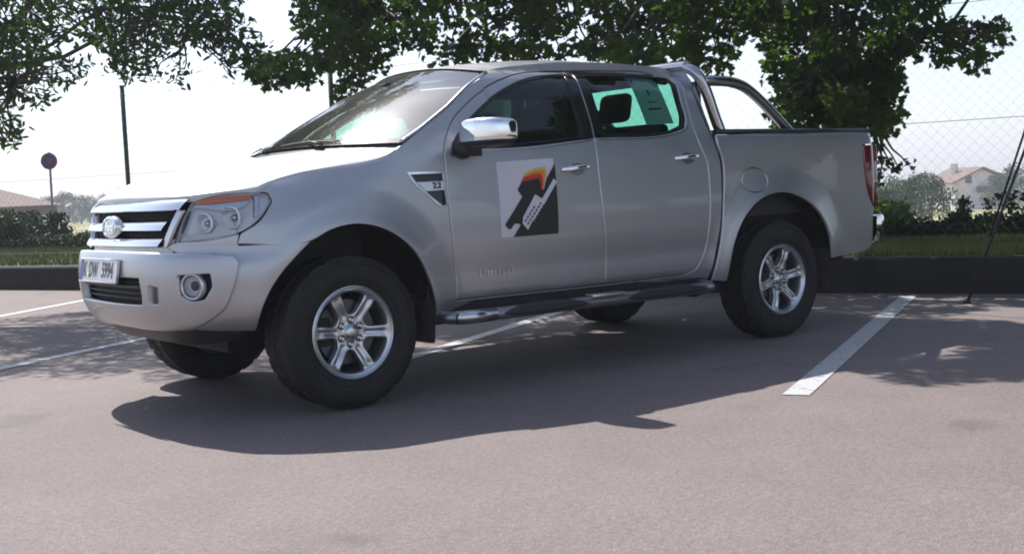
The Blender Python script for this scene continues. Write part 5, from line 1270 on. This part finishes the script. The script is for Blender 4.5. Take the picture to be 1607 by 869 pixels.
def tree(name, label, base_, top, r0, clumps, offs, leafm, shape, size, dens, twig_r, seed, group=None, nlimb=9):
    rng = np.random.default_rng(seed); random.seed(seed)
    root = empty(name, base_); tag(root, label, 'tree', group)
    w = MB(); base_ = Vector(base_); top = Vector(top)
    tp = []
    for i in range(13):
        t = i/12; p = base_.lerp(top, t); p += Vector((math.sin(3*t+seed), math.cos(4*t+seed), 0))*.10*math.sin(math.pi*t); tp.append(p)
    w.tube(tp, [r0*(1.35 if i == 0 else 1.1 if i == 1 else 1-.72*i/12) for i in range(13)], 14)
    allc = clumps + offs
    # main limbs: k-means-like grouping of the clumps
    C_ = np.array([c[:3] for c in allc]); idx = rng.choice(len(C_), min(nlimb, len(C_)), replace=False); cen = C_[idx].copy()
    for _ in range(6):
        lab = ((C_[:, None]-cen[None])**2).sum(-1).argmin(1)
        for k in range(len(cen)):
            if (lab == k).any(): cen[k] = C_[lab == k].mean(0)
    for k in range(len(cen)):
        cc = Vector(cen[k]); hz = (cc.xy-base_.xy).length
        zt = min(max(cc.z-.45*hz-.2, base_.z+2.5), top.z-.3); t = (zt-base_.z)/(top.z-base_.z); st = tp[min(12, max(0, int(t*12)))]
        lp = limb(w, st, cc, r0*.26*(1-.4*t), r0*.07, .07, 9, 8, .05)
        for j in np.where(lab == k)[0]:
            e = Vector(C_[j]); s_ = min(lp[3:], key=lambda q_: (q_-e).length)
            limb(w, s_, e, twig_r*1.6, twig_r*.5, .03, 5, 5, .08)
            for _ in range(3):
                d = Vector(rng.normal(size=3)).normalized()*allc[j][3]*.8; limb(w, e, e+d, twig_r*.6, twig_r*.25, 0, 3, 4, .1)
    w.build('trunk', 'bark', root)
    n_per = [max(3, int(dens*(c[3]/.2)**2.2)) for c in allc]
    v = leaf_verts([c[:3] for c in allc], [c[3] for c in allc], n_per, size, rng, shape, .5)
    raw_mesh('crown', v, len(shape), leafm, root)
    return root

rng = np.random.default_rng(21)
def cloud(c, R, n, r0, r1, keep=None):
    out = []
    while len(out) < n:
        d = rng.normal(size=3); d /= np.linalg.norm(d); p = np.array(c)+d*np.array(R)*rng.uniform(.25, 1)**.6
        if keep is None or keep(p): out.append([float(p[0]), float(p[1]), float(p[2]), float(rng.uniform(r0, r1))])
    return out
def above_frame(p):
    v = Vector(p)-Vector((3.0209, 6.0598, 1.043)); d = v.dot(fw)
    return d < 1 or v.dot(up)/d > .252 or abs(v.dot(rt)/d) > .47
def shade_ok(p):
    # the part of the crown that would throw its shade in front of the sunlit edge stays off
    gx = p[0]+p[2]*.10; gy = p[1]+p[2]*.86
    rx, ry = p[0]+(p[2]-1.8)*.10, p[1]+(p[2]-1.8)*.86
    if -2.35 < rx < -.7 and -1.0 < ry < 1.0: return False      # the front of the cab roof stands in the sun
    pl = [(1.0, -2.5), (-1.45, 2.25), (-2.5, 2.95), (-6.5, 5.4)]
    for a, b in zip(pl, pl[1:]):
        if (b[0]-a[0])*(gy-a[1])-(b[1]-a[1])*(gx-a[0]) < 0 and (b is not pl[1] or gy < 3): return False
    return True
kp = lambda p: above_frame(p) and shade_ok(p)
upper = cloud((-6.4, -2.6, 4.6), (3.6, 4.4, 2.0), 115, .28, .42, lambda p: kp(p) and not (p[0] > -3.6 and p[1] > -5.2)) + cloud((-9.2, -5.5, 5.0), (2.6, 3.6, 1.6), 90, .3, .45, kp) + cloud((-3.5, -5.9, 4.7), (2.8, 2.8, 1.2), 85, .28, .40, lambda p: kp(p) and not (p[0] > -3.6 and p[1] > -5.2)) + cloud((-3.9, -1.0, 4.1), (1.5, 1.2, .7), 42, .24, .36, kp)
MAPLE += SHOOT
tree('maple_tree', 'large dark-leaved tree whose trunk rises behind the load bed and crown spreads over the cab', (-7.45, -1.75, .28), (-7.0, -2.2, 5.6), .17, MAPLE, upper, 'maple', MAPLE_SH, .072, 96, .012, 5, nlimb=16)
up2 = cloud((-1.6, -7.4, 4.6), (2.8, 3.6, 1.7), 100, .28, .42, kp)
tree('ash_tree', 'fine-leaved tree reaching in from the upper left of the frame', (.45, -8.7, .0), (-.2, -8.4, 5.4), .16, ASH, up2, 'ash', ASH_SH, .085, 62, .009, 9, nlimb=12)
trees_off = [((-8.6, 4.3), 8.6, 17), ((-10.3, 7.2), 9.4, 11), ((-11.6, 10.4), 9.4, 12), ((-13.5, 15.0), 9.0, 14)]  # unseen trees, added tall and dense to darken reflections in the rear bodywork
for (tx, ty), th, sd in trees_off:
    cl = cloud((tx, ty, th*.55), (2.5, 2.5, th*.40), 230, .42, .65)
    tree('maple_tree', 'unseen dark-leaved tree added out of frame on the right to darken the bodywork reflections', (tx, ty, .28), (tx+.2, ty+.1, th*.8), .16, cl[:60], cl[60:], 'maple', MAPLE_SH, .15, 40, .012, sd, group='unseen trees added out of frame on the right', nlimb=8)

# ---- hedges and shrubs along the back of the bank
def hedge(name, label, cat, pts, leafm, size, dens, shape, seed, group=None, r=.20, stems=True):
    rng = np.random.default_rng(seed); cs = []
    for (t0, t1, m0, m1, h, n) in pts:
        for _ in range(n):
            u = rng.uniform(0, 1); t = t0+(t1-t0)*u; m = rng.uniform(m0, m1); hh = h(u) if callable(h) else h
            z = .3+(hh-.05)*rng.uniform(0.05, 1)**.8
            x, y, _z = KP(t, m); cs.append((x, y, z))
    x0 = sum(c[0] for c in cs)/len(cs); y0 = sum(c[1] for c in cs)/len(cs)
    root = empty(name, (x0, y0, .28)); tag(root, label, cat, group)
    v = leaf_verts(cs, [r]*len(cs), [dens]*len(cs), size, rng, shape)
    raw_mesh('foliage', v, len(shape), leafm, root)
    w = MB(); random.seed(seed)
    for c in cs[::3]: limb(w, (c[0]+random.uniform(-.1, .1), c[1]+random.uniform(-.1, .1), .25), c, .012, .004, 0, 4, 5, .06)
    w.build('stems', 'bark', root)
    return root
hedge('hedge', 'low clipped dark hedge along the back of the bank behind the pickup, with an unseen stretch added on the right', 'hedge', [(-16, -6, 2.75, 3.3, .5, 260), (-6, 9.5, 2.75, 3.3, .20, 620)], 'hedge', .05, 60, OVAL_SH, 31, r=.13)  # taller stretch out of frame is added to darken the horizon in reflections
hedge('hedge', 'low dark hedge strip behind the grass on the far left', 'hedge', [(9.5, 26, 4.7, 5.3, .26, 560)], 'hedge', .06, 50, OVAL_SH, 32, r=.15)
hedge('shrub', 'tall dense shrub behind the leaning rods at the right edge', 'shrub', [(-3.0, -.78, 3.0, 3.8, lambda u: .66-.16*u, 170)], 'hedge', .06, 46, OVAL_SH, 33, r=.14)
hedge('shrub', 'bushy dark shrub with upright shoots in front of the white house', 'shrub', [(-.72, -.16, 3.0, 3.6, lambda u: .24+.05*math.sin(9*u), 50), (-.37, -.33, 3.2, 3.3, .58, 7), (-.60, -.57, 3.2, 3.3, .52, 6), (-.12, .28, 3.0, 3.5, .16, 26)], 'hedge', .05, 42, OVAL_SH, 34, r=.075)
hedge('shrub', 'pale green bush just right of the truck tail', 'shrub', [(.30, .85, 3.0, 3.7, lambda u: .40+.06*u, 80)], 'shrub', .055, 42, OVAL_SH, 35, r=.11)
hedge('shrub', 'big rounded bush under the brown roof at the left edge', 'shrub', [(17.3, 20.8, 4.8, 6.0, lambda u: .62+.14*math.sin(2.6*u+.3), 300)], 'hedge', .08, 46, OVAL_SH, 36, r=.17)
hedge('shrub', 'small lighter bush beside the sign pole', 'shrub', [(16.0, 16.6, 5.2, 6.0, lambda u: .30-.08*u, 45)], 'shrub', .07, 42, OVAL_SH, 37, r=.12)

# ---- chain link fence
posts = [-5.2, -1.9, 2.3, 7.48, 11.42, 14.7, 17.9]
FM = 2.3
FR = empty('chain_link_fence', KP(3, FM, .28)); tag(FR, 'tall green chain-link fence on the bank behind the trees', 'fence')
for t in posts:
    w = MB(); w.tube([KP(t, FM, .2), KP(t, FM, 2.82)], .035, 10); w.tube([KP(t, FM, 2.82), KP(t, FM, 2.84)], .039, 10); w.build('post', 'postgreen', FR)
w = MB()
for z in (.36, 1.52, 2.68): w.tube([KP(t, FM-.03, z) for t in posts], .0032, 5, caps=False)
w.build('tension_wire', 'wire', FR)
w = MB()
pitch = .085; z0, z1 = .34, 2.70
def strip_wire(t0, za, t1, zb):
    a = Vector(KP(t0, FM-.036, za)); b = Vector(KP(t1, FM-.036, zb)); h = .0017
    n = KM*h; s_ = Vector((0, 0, h))
    w.add([a-n, a+s_, a+n, b-n, b+s_, b+n], [(0, 3, 4, 1), (1, 4, 5, 2), (2, 5, 3, 0)])
t = -5.2
while t < 17.9:
    H = z1-z0
    a, b = t, min(t+H, 17.9); strip_wire(a, z0, b, z0+(b-a)); 
    a, b = t, max(t-H, -5.2); strip_wire(a, z0, b, z0+(a-b))
    t += pitch*1.414
w.build('wire_mesh', 'wire', FR, smooth=False, fixn=False)

# ---- leaning rods at the right
RD = empty('leaning_rod', (-5.5, .81, 0)); tag(RD, 'pair of thin dark rods leaning out of frame from one foot on the asphalt', 'rod')
bse = Vector((-5.50, .81, 0)); tp_ = Vector((-5.75, 1.15, 1.135)); d = (tp_-bse)
w = MB(); w.tube([bse, bse+d*.55, bse+d*1.9], .011, 8); w.build('rod', 'darkrod', RD)
w = MB(); w.tube([bse+d*.45+Vector((.02, -.01, 0)), bse+d*1.0+Vector((.036, -.03, .0)), bse+d*1.9+Vector((.07, -.06, 0))], .009, 8); w.build('rod', 'darkrod', RD)
w = MB(); w.tube([bse+Vector((0, 0, .0)), bse+Vector((0, 0, .02))], .03, 10); w.build('rod_foot', 'darkrod', RD)

# ---- round no-stopping sign on the far left
SGN = empty('road_sign', (-6.56, -24.54, -.2)); tag(SGN, 'round no-stopping sign on a thin pole behind the left hedge', 'road sign')
w = MB(); w.tube([(-6.56, -24.54, -.3), (-6.62, -24.62, 2.45)], .03, 8); w.build('pole', 'polegrey', SGN)
fn_ = Vector((.62, .785, 0)); rr_ = Vector((-.785, .62, 0)); cc_ = Vector((-6.62, -24.62, 2.23))+fn_*.05
def disc(r0, r1, d, m, nm, par):
    w = MB(); n = 40; ring = lambda r, dd: [cc_+fn_*dd+rr_*(r*math.cos(a))+Vector((0, 0, r*math.sin(a))) for a in [2*math.pi*k/n for k in range(n)]]
    A = ring(r1, d); B = ring(r1, d-.01)
    if r0 > 0:
        I = ring(r0, d); w.add(A+I, [(k, (k+1) % n, n+(k+1) % n, n+k) for k in range(n)])
    else: w.add(A, [tuple(range(n))])
    w.add(A+B, [(k, n+k, n+(k+1) % n, (k+1) % n) for k in range(n)])
    return w.build(nm, m, par, smooth=False)
sf = disc(0, .20, .0, mat('sign_blue', (.02, .04, .16), .4), 'sign_face', SGN)
disc(.165, .205, .004, mat('sign_red', (.30, .02, .03), .4), 'sign_border', sf)
w = MB()
for a in (math.radians(45), math.radians(135)):
    u_ = rr_*math.cos(a)+Vector((0, 0, math.sin(a))); v_ = rr_*-math.sin(a)+Vector((0, 0, math.cos(a)))
    w.add([cc_+fn_*(.006+.001*a)+u_*i*.168+v_*j*.016 for i, j in ((-1, -1), (1, -1), (1, 1), (-1, 1))], [(0, 1, 2, 3)])
w.build('sign_cross', 'redink' if False else bpy.data.materials['sign_red'], sf, smooth=False, fixn=False)

C0 = Vector((3.02, 6.06, 0)); FH = Vector((-.6139, -.7894, 0)).normalized(); RH = Vector((-.7894, .6139, 0)).normalized()
def along(u, dep): p = C0+FH*dep+RH*((u-803.5)/1913.6*dep); return p.x, p.y
# ---- houses
def frame_at(x, y):
    v = Vector((x-3.02, y-6.06, 0)); f_ = v.normalized(); r_ = Vector((-f_.y, f_.x, 0)); r_ = -r_ if r_.dot(rt) < 0 else r_
    return f_, r_
def house(name, label, cx, cy, z0, W_, D_, hw, hr, skew, wallm, gable_front=True, overhang=.5, wins=()):
    f_, r_ = frame_at(cx, cy); ca, sa = math.cos(skew), math.sin(skew); a = r_*ca+f_*sa; b = -r_*sa+f_*ca
    o0 = Vector((cx, cy, z0)); pt = lambda u, v, z: tuple(o0+a*u+b*v+Vector((0, 0, z)))
    root = empty(name, (cx, cy, z0)); tag(root, label, 'house')
    h, d = W_/2, D_/2
    w = MB()
    if gable_front:
        w.add([pt(-h, -d, -1), pt(h, -d, -1), pt(h, -d, hw), pt(0, -d, hw+hr), pt(-h, -d, hw), pt(-h, d, -1), pt(h, d, -1), pt(h, d, hw), pt(0, d, hw+hr), pt(-h, d, hw)],
              [(0, 1, 2, 3, 4), (5, 9, 8, 7, 6), (0, 4, 9, 5), (1, 6, 7, 2)])
        w.build('wall', wallm, root, smooth=False)
        w = MB(); e = overhang; k = hr/h
        for s in (1, -1):
            w.add([pt(0, -d-e, hw+hr+.12), pt(s*(h+e), -d-e, hw-e*k+.12), pt(s*(h+e), d+e, hw-e*k+.12), pt(0, d+e, hw+hr+.12),
                   pt(0, -d-e, hw+hr+.34), pt(s*(h+e), -d-e, hw-e*k+.34), pt(s*(h+e), d+e, hw-e*k+.34), pt(0, d+e, hw+hr+.34)],
                  [(0, 1, 2, 3), (4, 7, 6, 5), (0, 4, 5, 1), (1, 5, 6, 2), (2, 6, 7, 3)])
        rf_ = w.build('roof', 'rooftile', root, smooth=False)
    else:
        w.add([pt(-h, -d, -1), pt(h, -d, -1), pt(h, d, -1), pt(-h, d, -1), pt(-h, -d, hw), pt(h, -d, hw), pt(h, d, hw), pt(-h, d, hw)], [(0, 1, 5, 4), (1, 2, 6, 5), (2, 3, 7, 6), (3, 0, 4, 7)])
        w.build('wall', wallm, root, smooth=False)
        w = MB(); e = overhang; q_ = h-d*.95
        w.add([pt(-h-e, -d-e, hw), pt(h+e, -d-e, hw), pt(h+e, d+e, hw), pt(-h-e, d+e, hw), pt(-q_, 0, hw+hr), pt(q_, 0, hw+hr)], [(0, 1, 5, 4), (1, 2, 5), (2, 3, 4, 5), (3, 0, 4), (3, 2, 1, 0)])
        rf_ = w.build('roof', 'rooftile', root, smooth=False)
    w = MB(); p = pt(-h*.45, 0, 0); w.box(p[0]-.35, p[0]+.35, p[1]-.35, p[1]+.35, z0+hw, z0+hw+hr+.9); w.build('chimney', wallm, rf_, smooth=False)
    for (u, z, ww, wh_) in wins:
        w = MB(); w.add([pt(u-ww/2, -d-.06, z), pt(u+ww/2, -d-.06, z), pt(u+ww/2, -d-.06, z+wh_), pt(u-ww/2, -d-.06, z+wh_)], [(0, 1, 2, 3)])
        w.add([pt(u-ww/2-.1, -d-.03, z-.1), pt(u+ww/2+.1, -d-.03, z-.1), pt(u+ww/2+.1, -d-.03, z+wh_+.1), pt(u-ww/2-.1, -d-.03, z+wh_+.1)], [(0, 1, 2, 3)])
        w.m[-1] = 1; w.build('window', ['pane', wallm], root, smooth=False)
    # balcony slab and rail
    if gable_front:
        w = MB(); w.add([pt(-.2*h, -d-1.2, 2.6), pt(h+.2, -d-1.2, 2.6), pt(h+.2, -d, 2.6), pt(-.2*h, -d, 2.6), pt(-.2*h, -d-1.2, 3.4), pt(h+.2, -d-1.2, 3.4), pt(h+.2, -d, 3.4), pt(-.2*h, -d, 3.4)], [(0, 1, 2, 3), (0, 4, 5, 1), (1, 5, 6, 2), (0, 3, 7, 4)]); w.build('balcony', 'bark', root, smooth=False)
    return root
house('house', 'white two-storey house with a brown gabled roof seen beyond the right-hand shrubs', -151.7, -89.0, -4.9, 7.6, 9, 4.0, 1.7, .45, 'housewhite', True, .6, ((-1.9, 3.9, .9, 1.0), (1.3, .6, 1.2, 1.3), (1.8, 3.5, 1.4, 1.2)))
house('house', 'long low building with a brown hipped roof at the far left', *along(-87, 92), -.75, 16, 8, 2.15, 1.4, .0, 'rooftile', False, .4, ((-3, .4, 1, 1.2), (3, .4, 1, 1.2)))

# ---- distant trees
def far_tree(cx, cy, z0, h, r, seed, label, m='farleaf', group='trees far beyond the fields', leaf=None):
    rng = np.random.default_rng(seed); root = empty('distant_tree', (cx, cy, z0)); tag(root, label, 'tree', group)
    w = MB(); w.tube([(cx, cy, z0-.5), (cx, cy, z0+h*.7)], [h*.035, h*.012], 7); w.build('trunk', 'bark', root)
    n = 26; cs = []
    for _ in range(n):
        a = rng.uniform(0, 6.28); u = rng.uniform(.18, 1); rr = r*math.sin(math.pi*min(.95, (u*.85+.12)))**.7*rng.uniform(.2, 1)
        cs.append((cx+rr*math.cos(a), cy+rr*math.sin(a), z0+h*u*.95))
    v = leaf_verts(cs, [r*.38]*n, [90]*n, h*.045 if leaf is None else leaf, rng, OVAL_SH); raw_mesh('crown', v, 6, m, root)
C0 = Vector((3.02, 6.06, 0)); FH = Vector((-.6139, -.7894, 0)).normalized(); RH = Vector((-.7894, .6139, 0)).normalized()
def along(u, dep): p = C0+FH*dep+RH*((u-803.5)/1913.6*dep); return p.x, p.y
random.seed(77)
for k, u in enumerate(range(56, 230, 13)):
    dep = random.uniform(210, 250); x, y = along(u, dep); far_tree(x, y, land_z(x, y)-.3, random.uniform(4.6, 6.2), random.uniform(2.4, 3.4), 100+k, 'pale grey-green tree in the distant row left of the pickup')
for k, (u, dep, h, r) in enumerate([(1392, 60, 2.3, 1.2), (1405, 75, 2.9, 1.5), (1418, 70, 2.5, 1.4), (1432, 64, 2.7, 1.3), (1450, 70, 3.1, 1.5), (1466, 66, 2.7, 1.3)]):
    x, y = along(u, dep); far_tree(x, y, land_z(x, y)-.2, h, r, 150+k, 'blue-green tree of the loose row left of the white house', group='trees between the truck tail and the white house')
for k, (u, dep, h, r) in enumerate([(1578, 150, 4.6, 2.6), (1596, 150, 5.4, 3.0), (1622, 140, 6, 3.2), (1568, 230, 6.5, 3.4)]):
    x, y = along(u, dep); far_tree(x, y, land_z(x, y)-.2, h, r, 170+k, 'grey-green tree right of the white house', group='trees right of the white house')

# ---- hazy summer air round the whole scene
w = MB(); w.box(-960, 700, -960, 700, -60, 26)
hz = w.build('haze', 'wire', None, smooth=False); hz.data.materials.clear()
hm = bpy.data.materials.new('haze_air'); hm.use_nodes = True; hn = hm.node_tree; hn.nodes.remove(hn.nodes['Principled BSDF'])
pv = hn.nodes.new('ShaderNodeVolumePrincipled'); pv.inputs['Color'].default_value = (.86, .90, 1.0, 1); pv.inputs['Density'].default_value = .0011; pv.inputs['Anisotropy'].default_value = .2
hn.links.new(pv.outputs[0], hn.nodes['Material Output'].inputs['Volume']); hz.data.materials.append(hm); tag(hz, None, None, kind='stuff')
